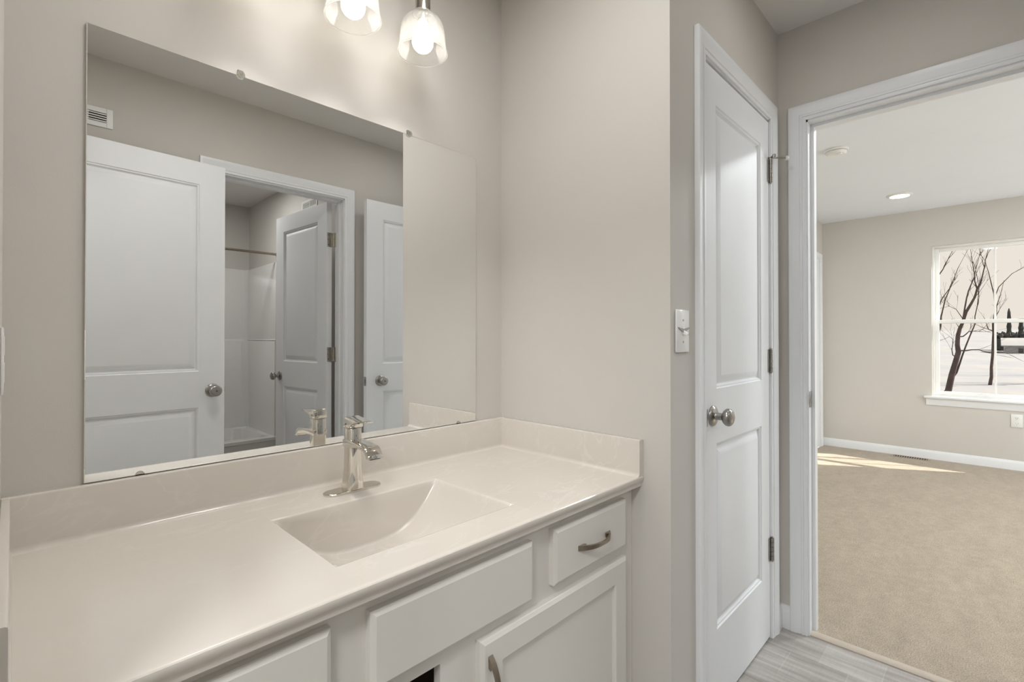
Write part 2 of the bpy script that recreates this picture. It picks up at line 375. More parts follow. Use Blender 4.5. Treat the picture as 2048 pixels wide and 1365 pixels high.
tag(MB().box(1.4700, 1.4772, YC - 0.0095, YC - 0.0005, 0.912, 0.966, 0.001, 1).build('strike_plate', M['nickel'], t1), 'nickel strike plate lip')
def jamb_bed(mb):
    mb.box(XE, BX0, -0.768, -0.75, 0, 2.058).box(XE, BX0, -1.503, -1.485, 0, 2.058).box(XE, BX0, -1.503, -0.75, 2.045, 2.058)
    mb.box(XE + 0.040, XE + 0.075, -0.780, -0.768, 0, 2.045).box(XE + 0.040, XE + 0.075, -1.485, -1.473, 0, 2.045).box(XE + 0.04, XE + 0.075, -1.473, -0.78, 2.033, 2.045)
tb = door_trim(2, -1.491, -0.762, 2.053, lambda a, b, t: (XE - t, a, b), 'white moulded frame of the bedroom doorway', jamb_bed, lambda a, b, t: (BX0 + t, a, b))
sp = MB().box(XE + 0.004, XE + 0.032, -0.7705, -0.768, 0.905, 0.969, 0.001).box(XE + 0.012, XE + 0.024, -0.7712, -0.7705, 0.922, 0.952).box(XE - 0.003, XE + 0.006, -0.7712, -0.768, 0.918, 0.956, 0.001).build('strike_plate', M['nickel'], tb)
tag(sp, 'nickel strike plate')
def jamb_tub(mb):
    mb.box(0.699, 0.717, YB - 0.115, YB, 0, 2.045).box(1.420, 1.438, YB - 0.115, YB, 0, 2.045).box(0.699, 1.438, YB - 0.115, YB, 2.032, 2.045)
    mb.box(0.717, 0.729, YB - 0.075, YB - 0.040, 0, 2.032).box(1.408, 1.420, YB - 0.075, YB - 0.040, 0, 2.032).box(0.729, 1.408, YB - 0.075, YB - 0.04, 2.02, 2.032)
door_trim(3, 0.7125, 1.4245, 2.0385, lambda a, b, t: (a, YB + t, b), 'white frame of the tub room doorway, seen in the mirror', jamb_tub)
struct('trim_4', MB().box(-0.13, XL, -0.678, -0.66, 0, 2.058).box(-0.13, XL, -1.452, -1.434, 0, 2.058).box(-0.13, XL, -1.434, -0.678, 2.045, 2.058), M['trim'], 'white jamb lining of the entry doorway beside the camera', 'door frame')
mb = MB().casing([(5.458, 0), (5.458, 2.032), (6.122, 2.032), (6.122, 0)], PROF, lambda a, b, t: (a, BY1 - t, b))
mb.box(5.44, 5.458, BY1, BY1 + 0.11, 0, 2.045).box(6.122, 6.14, BY1, BY1 + 0.11, 0, 2.045).box(5.44, 6.14, BY1, BY1 + 0.11, 2.032, 2.045)
struct('trim_5', mb, M['trim'], 'white door frame in the far left corner of the bedroom', 'door frame')

BP = [(0, 0), (0.013, 0), (0.013, 0.066), (0.010, 0.074), (0.0085, 0.078), (0.006, 0.086), (0.0, 0.088)]
def base(name, pts, label):
    mb = MB()
    for (ax, c, sgn, a0, a1, h) in pts:
        pl = [(c + sgn * t, z * h) for t, z in BP]
        mb.prism(pl, ax, a0, a1)
    return struct(name, mb, M['trim'], label, 'baseboard')
base('baseboard_corner', [('y', XE, -1, -0.6995, YC, 1.06), ('x', YC, -1, 2.156, XE, 1.06)], 'small white baseboard between the closet door and bedroom doorway')
base('baseboard_closet', [('x', YC, -1, XS + 0.014, 1.4095, 1.25)], 'white baseboard below the light switch')
base('baseboard_bedroom_far', [('y', BX1, -1, BY0, BY1, 1.0)], 'white baseboard under the bedroom window')
base('baseboard_bedroom_left', [('x', BY1, -1, BX0, 5.3955, 1.0)], 'white baseboard on the left bedroom wall')
base('baseboard_back', [('x', YB, 1, XL, 0.650, 1.25), ('x', YB, 1, 1.487, XE, 1.25)], 'white baseboard along the wall opposite the mirror')
struct('trim_6', MB().prism([(XE + 0.002, 0), (XE + 0.034, 0), (XE + 0.034, 0.010), (XE + 0.026, 0.013), (XE + 0.010, 0.010), (XE + 0.002, 0.004)], 'y', -1.485, -0.768), M['strip'], 'taupe transition strip between the grey floor and the carpet', 'threshold')

# ------------------------------------------------------------------ doors
def slab(w, h, panels, t=0.035, z0=0.008):
    """two panel moulded slab: x 0..w, y -t/2..t/2"""
    mb = MB(); rings = [(0, 0), (0.003, 0.004), (0.008, 0.0048), (0.012, 0.0130), (0.015, 0.0135), (0.040, 0.0010), (0.042, 0.0006)]
    xs = sorted({0, w} | {p[0] for p in panels} | {p[1] for p in panels}); zs = sorted({z0, h} | {p[2] for p in panels} | {p[3] for p in panels})
    for sg in (-1, 1):
        y = sg * t / 2
        for i in range(len(xs) - 1):
            for j in range(len(zs) - 1):
                cell = (xs[i], xs[i + 1], zs[j], zs[j + 1])
                if cell in panels:
                    vs = []
                    for ins, dp in rings:
                        yy = y - sg * dp
                        vs += [(cell[0] + ins, yy, cell[2] + ins), (cell[1] - ins, yy, cell[2] + ins), (cell[1] - ins, yy, cell[3] - ins), (cell[0] + ins, yy, cell[3] - ins)]
                    fs = [(4 * r + k, 4 * r + (k + 1) % 4, 4 * r + 4 + (k + 1) % 4, 4 * r + 4 + k) for r in range(len(rings) - 1) for k in range(4)]
                    L = 4 * (len(rings) - 1); fs.append((L, L + 1, L + 2, L + 3)); mb.poly(vs, fs)
                else:
                    mb.poly([(cell[0], y, cell[2]), (cell[1], y, cell[2]), (cell[1], y, cell[3]), (cell[0], y, cell[3])], [(0, 1, 2, 3)])
    a = t / 2
    for j in range(len(zs) - 1):
        for x in (0, w): mb.poly([(x, -a, zs[j]), (x, a, zs[j]), (x, a, zs[j + 1]), (x, -a, zs[j + 1])], [(0, 1, 2, 3)])
    for i in range(len(xs) - 1):
        for z in (z0, h): mb.poly([(xs[i], -a, z), (xs[i + 1], -a, z), (xs[i + 1], a, z), (xs[i], a, z)], [(0, 1, 2, 3)])
    return mb
KN = [(0, 0), (0.032, 0), (0.0325, 0.003), (0.031, 0.006), (0.024, 0.010), (0.0125, 0.012), (0.0115, 0.016), (0.0115, 0.031), (0.014, 0.033),
      (0.021, 0.037), (0.026, 0.043), (0.0275, 0.049), (0.0265, 0.055), (0.022, 0.060), (0.015, 0.063), (0, 0.0645)]
KR = KN[:9] + [(0.023, 0.036), (0.027, 0.041), (0.0275, 0.048), (0.0265, 0.054), (0.024, 0.058), (0.019, 0.060), (0, 0.061)]
def hinge_mb(x, y, z, leafdir, leafw=0.011, hh=0.089):
    """barrel at x,y plus visible leaf strip along leafdir"""
    m = MB()
    for k in range(5):
        m.cyl((x, y, z - hh / 2 + k * hh / 5 + 0.0006), 0.0072, hh / 5 - 0.0012, seg=14)
    m.cyl((x, y, z + hh / 2), 0.0045, 0.004, seg=12).cyl((x, y, z - hh / 2 - 0.004), 0.0045, 0.004, seg=12)
    return m
def make_door(name, loc, rz, w, label, ph, knob_z=0.93, setback=0.06, privacy=False, kind='structure', frontsign=-1):
    """hinge line at local x=0; front face is local y = frontsign*t/2"""
    st = 0.0905 if w < 0.65 else 0.112
    r = thing(name, loc, label, 'door', rz, None, kind)
    Mx = WM[r.name]
    pan = [(st, w - st, 0.2555, 0.846), (st, w - st, 1.020, 1.928)]
    sb = slab(w, 2.037, pan); sb.bm.transform(Mx)
    sl = sb.build('door_slab', M['door'], r, 25, True)
    for sg in (-1, 1):
        prof = KR if privacy else KN
        k = MB().lathe([(rr, sg * (hh + 0.0175)) for rr, hh in prof], (w - setback, 0, knob_z), 'y', 36)
        k.bm.transform(Mx); ko = tag(k.build('door_knob', M['nickel'], r, 40), 'satin nickel knob')
        if privacy:
            q = MB().cyl((w - setback, sg * (0.0175 + 0.061), knob_z) if sg > 0 else (w - setback, -0.0175 - 0.0625, knob_z), 0.0045, 0.0015, 'y', 16); q.bm.transform(Mx)
            q.build('lock_button', M['screw'], ko)
    lt = MB().box(w - 0.0005, w + 0.0012, -0.0125, 0.0125, knob_z - 0.028, knob_z + 0.028, 0.0005, 1).prism([(w + 0.001, -0.006), (w + 0.010, -0.006), (w + 0.001, 0.006)], 'z', knob_z - 0.012, knob_z + 0.012)
    lt.bm.transform(Mx); lt.build('latch', M['nickel'], r)
    return r, Mx

# closet door, shut (hinges on the right, so local x runs to the left)
cd, Mx = make_door('door_1', (2.088, YC + 0.0185, 0), PI, 0.610, 'narrow white two panel closet door, closed, beside the light switch', 0, 0.938, 0.058)
for i, hz in enumerate((1.842, 1.092, 0.352)):
    m = hinge_mb(2.0905, YC - 0.0070, hz, None).box(2.0735, 2.0885, YC - 0.0030, YC - 0.0002, hz - 0.0445, hz + 0.0445)
    ho = tag(m.build('hinge', M['nickel'], cd), 'nickel door hinge')
    if i == 0:
        st = MB().lathe([(0.0062, 0.0505), (0.011, 0.0505), (0.011, 0.0545), (0.0062, 0.0545)], (2.0905, YC - 0.007, hz), 'z', 20)
        st.tube([(2.095, YC - 0.010, hz + 0.0525), (2.112, YC - 0.030, hz + 0.0525), (2.128, YC - 0.050, hz + 0.0505)], 0.0032, 10)
        st.tube([(2.084, YC - 0.012, hz + 0.0525), (2.074, YC - 0.022, hz + 0.0505)], 0.0045, 10).cyl((2.070, YC - 0.026, hz + 0.042), 0.007, 0.014, 'z', 14)
        so = st.build('pin_stop', M['nickel'], ho)
        q = Matrix.Translation((2.128, YC - 0.050, hz + 0.0505)) @ Vector((0.62, -0.78, -0.03)).to_track_quat('Z', 'Y').to_matrix().to_4x4()
        tp = MB().lathe([(0, 0), (0.0075, 0), (0.009, 0.003), (0.009, 0.008), (0.006, 0.011), (0.004, 0.008), (0, 0.008)], (0, 0, 0), 'z', 20, q)
        tag(tp.build('stop_tip', M['rubber'], ho), 'white rubber tip')
# bedroom door, swung open against the back wall
bd, Mx = make_door('door_2', (2.206, -1.4790, 0), PI, 0.690, 'white bedroom door standing open, right of the tub doorway in the mirror', 0, 0.914, 0.092, True)
for hz in (1.84, 1.09, 0.35):
    hinge_mb(2.2095, -1.4615, hz, None).box(2.2065, 2.2085, -1.494, -1.4635, hz - 0.0445, hz + 0.0445).build('hinge', M['nickel'], bd)
# entry door, swung open beside the camera
ed, Mx = make_door('door_3', (-0.018, -1.4440, 0), math.atan2(-0.048, 0.759), 0.760, 'wide white entry door standing open, at the left of the mirror', 0, 0.924, 0.054, True)
# tub room door, swung into the tub room
a3 = math.atan2(-0.693, -0.052)
td, Mx = make_door('door_4', (1.3895, -1.7010, 0), a3, 0.695, 'white tub room door standing half hidden behind its hinged frame', 0, 0.914, 0.062)
for hz in (1.800, 1.078, 0.35):
    m = MB().box(1.375, 1.411, -1.6995, -1.6975, hz - 0.0445, hz + 0.0445, 0.0007, 1).box(1.4175, 1.4195, -1.684, -1.652, hz - 0.0445, hz + 0.0445, 0.0007, 1)
    for k in range(5): m.cyl((1.4155, -1.6925, hz - 0.0445 + k * 0.0178 + 0.0006), 0.006, 0.0166, seg=14)
    ho = tag(m.build('hinge', M['chrome'], td), 'steel hinge leaf')
    s_ = MB()
    for dz in (-0.03, 0.0, 0.03): s_.cyl((1.384 if dz else 1.380, -1.6977, hz + dz), 0.0035, 0.0009, 'y', 12)
    s_.build('screw', M['screw'], ho)
# door in the bedroom's far left corner
fd, Mx = make_door('door_5', (6.1185, BY1 + 0.0205, 0), PI, 0.657, 'white door in the far left corner of the bedroom', 0)

# ------------------------------------------------------------------ bedroom window
wn = thing('window_1', (BX1 + 0.08, (WY0 + WY1) / 2, WZ0), 'white double hung bedroom window with dividers, snow outside', 'window', 0, None, 'structure')
fx0, fx1 = BX1 + 0.050, BX1 + 0.125
def rect_frame(mb, x0, x1, y0, y1, z0, z1, w, bev=0.003):
    mb.box(x0, x1, y0, y0 + w, z0, z1, bev).box(x0, x1, y1 - w, y1, z0, z1, bev).box(x0, x1, y0 + w, y1 - w, z0, z0 + w, bev).box(x0, x1, y0 + w, y1 - w, z1 - w, z1, bev); return mb
mb = rect_frame(MB(), fx0, fx1, WY0, WY1, WZ0, WZ1, 0.018)
mb.box(fx0 - 0.006, fx0 + 0.02, WY0, WY1, WZ1 - 0.010, WZ1).build('window_frame', M['vinyl'], wn)
mr = 1.338
for nm, x, z0, z1 in (('lower_sash', fx0 + 0.008, WZ0 + 0.018, mr + 0.018), ('upper_sash', fx0 + 0.042, mr - 0.018, WZ1 - 0.018)):
    f = rect_frame(MB(), x, x + 0.03, WY0 + 0.018, WY1 - 0.018, z0, z1, 0.034).build(nm, M['vinyl'], wn)
    g = MB()
    for k in (1, 2):
        yy = WY1 - 0.052 - k * (WY1 - WY0 - 0.104) / 3
        g.box(x + 0.011, x + 0.019, yy - 0.008, yy + 0.008, z0 + 0.033, z1 - 0.033, 0.002)
    tag(g.build('divider', M['vinyl'], f), 'thin vertical divider bars')
    MB().box(x + 0.0135, x + 0.0165, WY0 + 0.050, WY1 - 0.050, z0 + 0.032, z1 - 0.032).build('pane', M['pane'], f)
lk = MB().box(fx0 - 0.004, fx0 + 0.03, -1.535, -1.475, mr + 0.018, mr + 0.028, 0.003).build('sash_lock', M['vinyl'], wn)
mb = MB().box(BX1 - 0.032, BX1, WY0 - 0.062, WY1 + 0.062, WZ0 - 0.016, WZ0 + 0.004, 0.004).box(BX1, fx0 + 0.004, WY0, WY1, WZ0 - 0.012, WZ0 + 0.004)
mb.build('window_stool', M['trim'], wn)
MB().prism([(BX1 - 0.0005, WZ0 - 0.016), (BX1 - 0.014, WZ0 - 0.016), (BX1 - 0.012, WZ0 - 0.055), (BX1 - 0.006, WZ0 - 0.083), (BX1 - 0.0005, WZ0 - 0.083)], 'y', WY0 - 0.045, WY1 + 0.045).build('window_apron', M['trim'], wn)

MB().box(3.6, 3.64, BY0 - 0.09, BY0 - 0.03, 0.65, 2.05).box(5.16, 5.2, BY0 - 0.09, BY0 - 0.03, 0.65, 2.05).box(3.64, 5.16, BY0 - 0.09, BY0 - 0.03, 0.65, 0.69).box(3.64, 5.16, BY0 - 0.09, BY0 - 0.03, 2.01, 2.05).build('window_frame', M['vinyl'], thing('added_window_2', (4.4, BY0, 0.65), 'white framed window added on the right bedroom wall for fill light, out of view', 'window', 0, None, 'structure'))  # unseen window, added as an opening for the side fill lamp

# ------------------------------------------------------------------ mirror
MX0, MX1, MZ0, MZ1 = 0.0983, 1.1248, 0.8955, 1.809
mi = thing('mirror', (0.6115, 0, MZ0), 'large frameless mirror clipped to the wall above the sink', 'mirror')
tag(MB().box(MX0, MX1, -0.0055, -0.0005, MZ0, MZ1).build('backing', M['mirror_edge'], mi), 'grey cut edge')
b = MB().poly([(MX0 + 0.0015, -0.0062, MZ0 + 0.0015), (MX1 - 0.0015, -0.0062, MZ0 + 0.0015), (MX1 - 0.0015, -0.0062, MZ1 - 0.0015), (MX0 + 0.0015, -0.0062, MZ1 - 0.0015),
                (MX0, -0.0055, MZ0), (MX1, -0.0055, MZ0), (MX1, -0.0055, MZ1), (MX0, -0.0055, MZ1)], [(0, 1, 2, 3), (0, 4, 5, 1), (1, 5, 6, 2), (2, 6, 7, 3), (3, 7, 4, 0)])
b.build('mirror_glass', M['mirror'], mi, 0)
for x in (0.3765, 0.850):
    c = MB().lathe([(0, 0), (0.0085, 0), (0.0095, 0.002), (0.0085, 0.0045), (0.005, 0.0055), (0, 0.0055)], (x, -0.0120, MZ1 + 0.002), 'y', 10)
    c.box(x - 0.0065, x + 0.0065, -0.0065, -0.0005, MZ1 + 0.0005, MZ1 + 0.014, 0.0015)
    c.cyl((x, -0.0150, MZ1 + 0.004), 0.0038, 0.003, 'y', 12)
    tag(c.build('clip', M['clear_plastic'], mi), 'clear plastic mirror clip')
for x in (0.1876, 1.0472):
    c = MB().lathe([(0, 0), (0.0080, 0), (0.0080, 0.0012), (0, 0.0012)], (x, -0.0080, MZ0 - 0.0005), 'y', 24).box(x - 0.0080, x + 0.0080, -0.0080, -0.0066, MZ0 - 0.001, MZ0 + 0.001)
    tag(c.build('clip', M['chrome'], mi), 'metal bottom clip')

# ------------------------------------------------------------------ countertop with sink
ZC, YF = 0.7917, -0.580
CX0, CX1 = XL + 0.0005, XS - 0.001
ct = thing('vanity_countertop', (0.62, -0.29, 0.7617), 'cream cultured marble vanity top with integrated rectangular sink', 'countertop')
NOSE = [(-0.5660, ZC), (-0.5730, ZC + 0.0006), (-0.5768, ZC - 0.0002), (-0.5788, ZC - 0.0020), (-0.5795, ZC - 0.0048), (-0.5785, ZC - 0.0110), (-0.5755, ZC - 0.0170), (-0.5725, ZC - 0.0210), (-0.5718, ZC - 0.0250), (-0.5718, ZC - 0.0300), (-0.560, ZC - 0.030)]
SX0, SX1, SY0, SY1 = 0.3905, 0.8190, -0.4810, -0.1835
RR = 0.004
mb = MB()
back = [(-0.0005, ZC), (-0.0005, ZC - 0.03)]
full = NOSE + [back[1], back[0]]
mb.prism(full, 'x', CX0, SX0 - RR).prism(full, 'x', SX1 + RR, CX1)
mb.prism(NOSE + [(SY0 - RR, ZC - 0.03), (SY0 - RR, ZC)], 'x', SX0 - RR, SX1 + RR)
mb.prism([(SY1 + RR, ZC), (SY1 + RR, ZC - 0.03), back[1], back[0]], 'x', SX0 - RR, SX1 + RR)
mb.build('top_slab', M['marble'], ct, 30)
# basin: vertical front/back walls, floor sagging along x
NXS, NYS = 48, 30
def floor_z(x):
    t = abs((x - (SX0 + SX1) / 2) / ((SX1 - SX0) / 2)); t = min(1, t)
    return ZC - 0.0015 - 0.1185 * (1 - t ** 3.0)
vs = []; fs = []
xs = [SX0 - RR, SX0 - RR * 0.3, SX0 + RR * 0.3, SX0 + RR] + [SX0 + RR + (SX1 - SX0 - 2 * RR) * i / NXS for i in range(1, NXS)] + [SX1 - RR, SX1 - RR * 0.3, SX1 + RR * 0.3, SX1 + RR]
rows = []
def rowz(x, k):
    fz = floor_z(x); edge = x <= SX0 - RR * 0.9 or x >= SX1 + RR * 0.9
    return ZC if edge else min(ZC - 0.0006, fz)
ydef = []   # (y, function of depth) profile across y
R2 = 0.009
for x in xs:
    fz = rowz(x, 0); d = ZC - fz; r = min(R2, d * 0.45); col = []
    col.append((SY1 + RR, ZC)); col.append((SY1 + RR * 0.3, ZC - min(d, 0.0008))); col.append((SY1 - RR * 0.2, ZC - min(d, 0.004)))
    for q in range(1, 5): col.append((SY1 - RR * 0.2 - 0.003 * q / 4, ZC - 0.004 * min(1, d / 0.004) - max(0, d - 0.004 - r) * q / 4))
    for q in range(1, 6):
        a = PI / 2 * q / 5; col.append((SY1 - RR * 0.2 - 0.003 - r * (1 - math.cos(a)), fz + r * (1 - math.sin(a))))
    yb = col[-1][0]; yf = SY0 + RR * 0.2 + 0.006 + r
    for q in range(1, 8): col.append((yb + (yf - yb) * q / 8, fz))
    for q in range(0, 6):
        a = PI / 2 * (1 - q / 5); col.append((SY0 + RR * 0.2 + 0.006 + r * (1 - math.cos(a)), fz + r * (1 - math.sin(a))))
    for q in range(3, -1, -1): col.append((SY0 + RR * 0.2 + 0.006 * q / 4, ZC - 0.004 * min(1, d / 0.004) - max(0, d - 0.004 - r) * q / 4))
    col.append((SY0 - RR * 0.3, ZC - min(d, 0.0008))); col.append((SY0 - RR, ZC))
    rows.append([(x, y, z) for y, z in col])
n = len(rows[0])
for r_ in rows: vs += r_
for i in range(len(rows) - 1):
    for j in range(n - 1): fs.append((i * n + j, (i + 1) * n + j, (i + 1) * n + j + 1, i * n + j + 1))
MB().poly(vs, fs).build('sink_basin', M['marble'], ct, 50)
dx, dy = 0.605, -0.335; dz = floor_z(dx)
dr = MB().lathe([(0, 0.0012), (0.012, 0.0012), (0.016, 0.0022), (0.022, 0.0022), (0.0225, 0.0004), (0.0225, -0.012), (0, -0.012)], (dx, dy, dz), 'z', 28).build('drain', M['bronze'], ct)
tag(dr, 'dark metal drain')
ZS = 0.8937
def splash_prof(sg, c):   # (offset from wall, z)
    return [(c, ZC), (c, ZS - 0.001), (c + sg * 0.002, ZS), (c + sg * 0.0155, ZS), (c + sg * 0.0190, ZS - 0.0012), (c + sg * 0.0200, ZS - 0.004), (c + sg * 0.0200, ZC + 0.011),
            (c + sg * 0.0210, ZC + 0.006), (c + sg * 0.0235, ZC + 0.0025), (c + sg * 0.028, ZC + 0.0006), (c + sg * 0.031, ZC)]
MB().prism(splash_prof(-1, -0.0005), 'x', CX0, CX1).build('backsplash', M['marble'], ct)
mb = MB(); pl = [(x, z) for x, z in splash_prof(-1, CX1)]
mb.prism(pl, 'y', -0.5775, -0.0205).build('side_splash', M['marble'], ct)
pl = [(CX0 + min((x - CX0) * 0.60, 0.0145), z) for x, z in splash_prof(1, CX0)]
MB().prism(pl, 'y', -0.5775, -0.0205).build('side_splash', M['marble'], ct)

# ------------------------------------------------------------------ vanity cabinet
YFF, YD = -0.5400, -0.5600        # face frame and door face planes
vc = thing('vanity_cabinet', (0.62, -0.29, 0), 'off white vanity cabinet with slab drawers under the cream top', 'cabinet')
ZT = 0.7612
mb = MB().box(CX0, CX0 + 0.018, YFF + 0.019, -0.001, 0.09, ZT).box(CX1 - 0.018, CX1, YFF + 0.019, -0.001, 0, ZT)
ff = lambda x0, x1, z0, z1: mb.box(x0, x1, YFF, YFF + 0.019, z0, z1)
ff(CX0, 0.052, 0.0, ZT); ff(1.172, CX1, 0.0, ZT); ff(0.052, 1.172, 0.722, ZT); ff(0.5650, 0.667, 0.09, 0.569); ff(0.052, 1.172, 0.5690, 0.617); ff(0.052, 1.172, 0.09, 0.13)
ff(0.331, 0.427, 0.617, 0.722); ff(0.794, 0.895, 0.617, 0.722)
mb.box(CX0, CX1, YFF + 0.075, YFF + 0.09, 0, 0.09)
mb.build('body', M['cabinet'], vc)
mb = MB().box(CX0 + 0.018, CX1 - 0.018, -0.008, -0.002, 0.09, 0.755).box(CX0 + 0.018, CX1 - 0.018, YFF + 0.02, -0.008, 0.09, 0.105)
mb.box(0.66, 0.672, YFF + 0.02, -0.008, 0.105, 0.65)
tag(mb.build('inner_shelf', M['dark'], vc), 'dark cabinet interior')
HP = []
def pull_poly():
    outer = []; inner = []
    for i in range(21):
        u = -1 + 2 * i / 20; outer.append((0.0700 * u, -0.0285 * (1 - abs(u) ** 2.6)))
    for i in range(19):
        u = -0.66 + 1.32 * i / 18; inner.append((0.0700 * u, -0.0285 * (1 - abs(u) ** 2.6) + 0.0055))
    return outer + [(0.050, -0.0125), (0.047, -0.0085), (0.050, 0.0)] + inner[::-1] + [(-0.050, 0.0), (-0.047, -0.0085), (-0.050, -0.0125)][::1]
def pull(parent, cx, cz, vertical):
    outer = [(0.0700 * (-1 + i / 10), -0.0275 * (1 - abs(-1 + i / 10) ** 2.4)) for i in range(21)]
    inner = [(0.0700 * 0.72 * (-1 + i / 8), -0.0275 * (1 - abs(0.72 * (-1 + i / 8)) ** 2.4) + 0.0055) for i in range(17)]
    pl = outer + [(0.0470, -0.0005), (0.0430, -0.0060)] + inner[::-1] + [(-0.0430, -0.0060), (-0.0470, -0.0005)]
    n = len(pl); hw = [0.0062 - 0.0022 * max(0, 1 - abs(p[0]) / 0.06) for p in pl]
    vs = [(p[0], p[1], -h) for p, h in zip(pl, hw)] + [(p[0], p[1], h) for p, h in zip(pl, hw)]
    fs = [(i, (i + 1) % n, n + (i + 1) % n, n + i) for i in range(n)]
    b = bmesh.new(); v = [b.verts.new(p) for p in vs]
    for f in fs: b.faces.new([v[i] for i in f])
    for k in (0, n):
        f = b.faces.new([v[k + i] for i in range(n)]); bmesh.ops.triangulate(b, faces=[f])
    T = Matrix.Translation((cx, YD, cz)) @ (Matrix.Rotation(PI / 2, 4, 'Y') if vertical else Matrix())
    m = MB(); m._in(b, T); return tag(m.build('handle', M['bronze'], parent, 40), 'bronze bow handle')
def front(name, x0, x1, z0, z1):
    m = MB(); c = 0.0075
    vs = [(x0, YFF, z0), (x1, YFF, z0), (x1, YFF, z1), (x0, YFF, z1)]
    for ins, y in ((0, YD + 0.0065), (0.0015, YD + 0.0045), (c, YD + 0.0008), (c + 0.001, YD)):
        vs += [(x0 + ins, y, z0 + ins), (x1 - ins, y, z0 + ins), (x1 - ins, y, z1 - ins), (x0 + ins, y, z1 - ins)]
    fs = [(4 * r + k, 4 * r + (k + 1) % 4, 4 * r + 4 + (k + 1) % 4, 4 * r + 4 + k) for r in range(4) for k in range(4)] + [(0, 1, 2, 3), (16, 17, 18, 19)]
    return m.poly(vs, fs).build(name, M['cabinet'], vc, 20)
d1 = front('drawer', 0.024, 0.3450, 0.6030, 0.7365); pull(d1, 0.1845, 0.668, False)
front('false_front', 0.4115, 0.8085, 0.6000, 0.7320)
d2 = front('drawer', 0.8815, 1.1960, 0.6040, 0.7350); pull(d2, 1.0395, 0.6665, False)
def shaker(x0, x1, z0, z1, M_=None):
    m = MB(); sw = 0.060
    vs = [(x0, YFF, z0), (x1, YFF, z0), (x1, YFF, z1), (x0, YFF, z1)]
    for ins, y in ((0, YD + 0.0065), (0.0015, YD + 0.0045), (0.0075, YD + 0.0008), (0.0085, YD), (sw - 0.003, YD), (sw, YD + 0.003), (sw + 0.001, YD + 0.0105)):
        vs += [(x0 + ins, y, z0 + ins), (x1 - ins, y, z0 + ins), (x1 - ins, y, z1 - ins), (x0 + ins, y, z1 - ins)]
    fs = [(4 * r + k, 4 * r + (k + 1) % 4, 4 * r + 4 + (k + 1) % 4, 4 * r + 4 + k) for r in range(7) for k in range(4)] + [(0, 1, 2, 3), (28, 29, 30, 31)]
    return m.poly(vs, fs, M_)
dr_ = shaker(0.6530, 1.1965, 0.100, 0.5755).build('cabinet_door', M['cabinet'], vc, 20); pull(dr_, 0.6760, 0.472, True)
Mo = Matrix.Translation((0.040, YFF, 0)) @ Matrix.Rotation(math.radians(-100), 4, 'Z') @ Matrix.Translation((-0.025, -YFF, 0))
tag(shaker(0.0250, 0.5685, 0.100, 0.5755, Mo).build('cabinet_door', M['cabinet'], vc, 20), 'left door swung open')

# ------------------------------------------------------------------ faucet
fx, fy = 0.6130, -0.1090
fa = thing('faucet', (fx, fy, ZC), 'polished nickel single lever faucet on a long deck plate behind the sink', 'faucet')
def stadium(L, r, n=12):
    return [(L * s_ + r * math.cos(a), r * math.sin(a)) for s_, a0 in ((1, -PI / 2), (-1, PI / 2)) for a in [a0 + PI * k / n for k in range(n + 1)]]
mb = MB(); vs = []; ST = [(0.0, 0.0), (0.0, 0.004), (-0.002, 0.0058), (-0.0055, 0.0064)]
ring = len(stadium(0.05, 0.025)); fs = []
for ins, z in ST: vs += [(fx + x, fy + y, ZC + z) for x, y in stadium(0.0510, 0.0255 + ins)]
for i in range(len(ST) - 1): fs += [(i * ring + k, i * ring + (k + 1) % ring, (i + 1) * ring + (k + 1) % ring, (i + 1) * ring + k) for k in range(ring)]
fs += [tuple(range(ring)), tuple((len(ST) - 1) * ring + k for k in range(ring))]
mb.poly(vs, fs).build('deck_plate', M['polished'], fa, 40)
def sq(r, n=6, p=4.0):   # rounded-square ring of half width r
    out = []
    for k in range(32):
        a = 2 * PI * k / 32; c, s_ = math.cos(a), math.sin(a)
        q = (abs(c) ** p + abs(s_) ** p) ** (-1 / p); out.append((r * q * c, r * q * s_))
    return out
def loft(rings):
    vs = []; fs = []; n = 32
    for r, z, ox, oy, sl in rings: vs += [(fx + x + ox, fy + y + oy, ZC + z + sl * y) for x, y in sq(r, p=3.2)]
    for i in range(len(rings) - 1): fs += [(i * n + k, i * n + (k + 1) % n, (i + 1) * n + (k + 1) % n, (i + 1) * n + k) for k in range(n)]
    fs += [tuple(range(n)), tuple((len(rings) - 1) * n + k for k in range(n))]
    return MB().poly(vs, fs)
loft([(0.0255, 0.006, 0, 0, 0), (0.0250, 0.012, 0, 0, 0), (0.0225, 0.030, 0, 0, 0), (0.0203, 0.055, 0, 0, 0), (0.0195, 0.085, 0, 0, 0), (0.0193, 0.115, 0, 0, 0), (0.0193, 0.158, 0, 0, 0), (0.0185, 0.1595, 0, 0, 0)]).build('body', M['polished'], fa, 40)
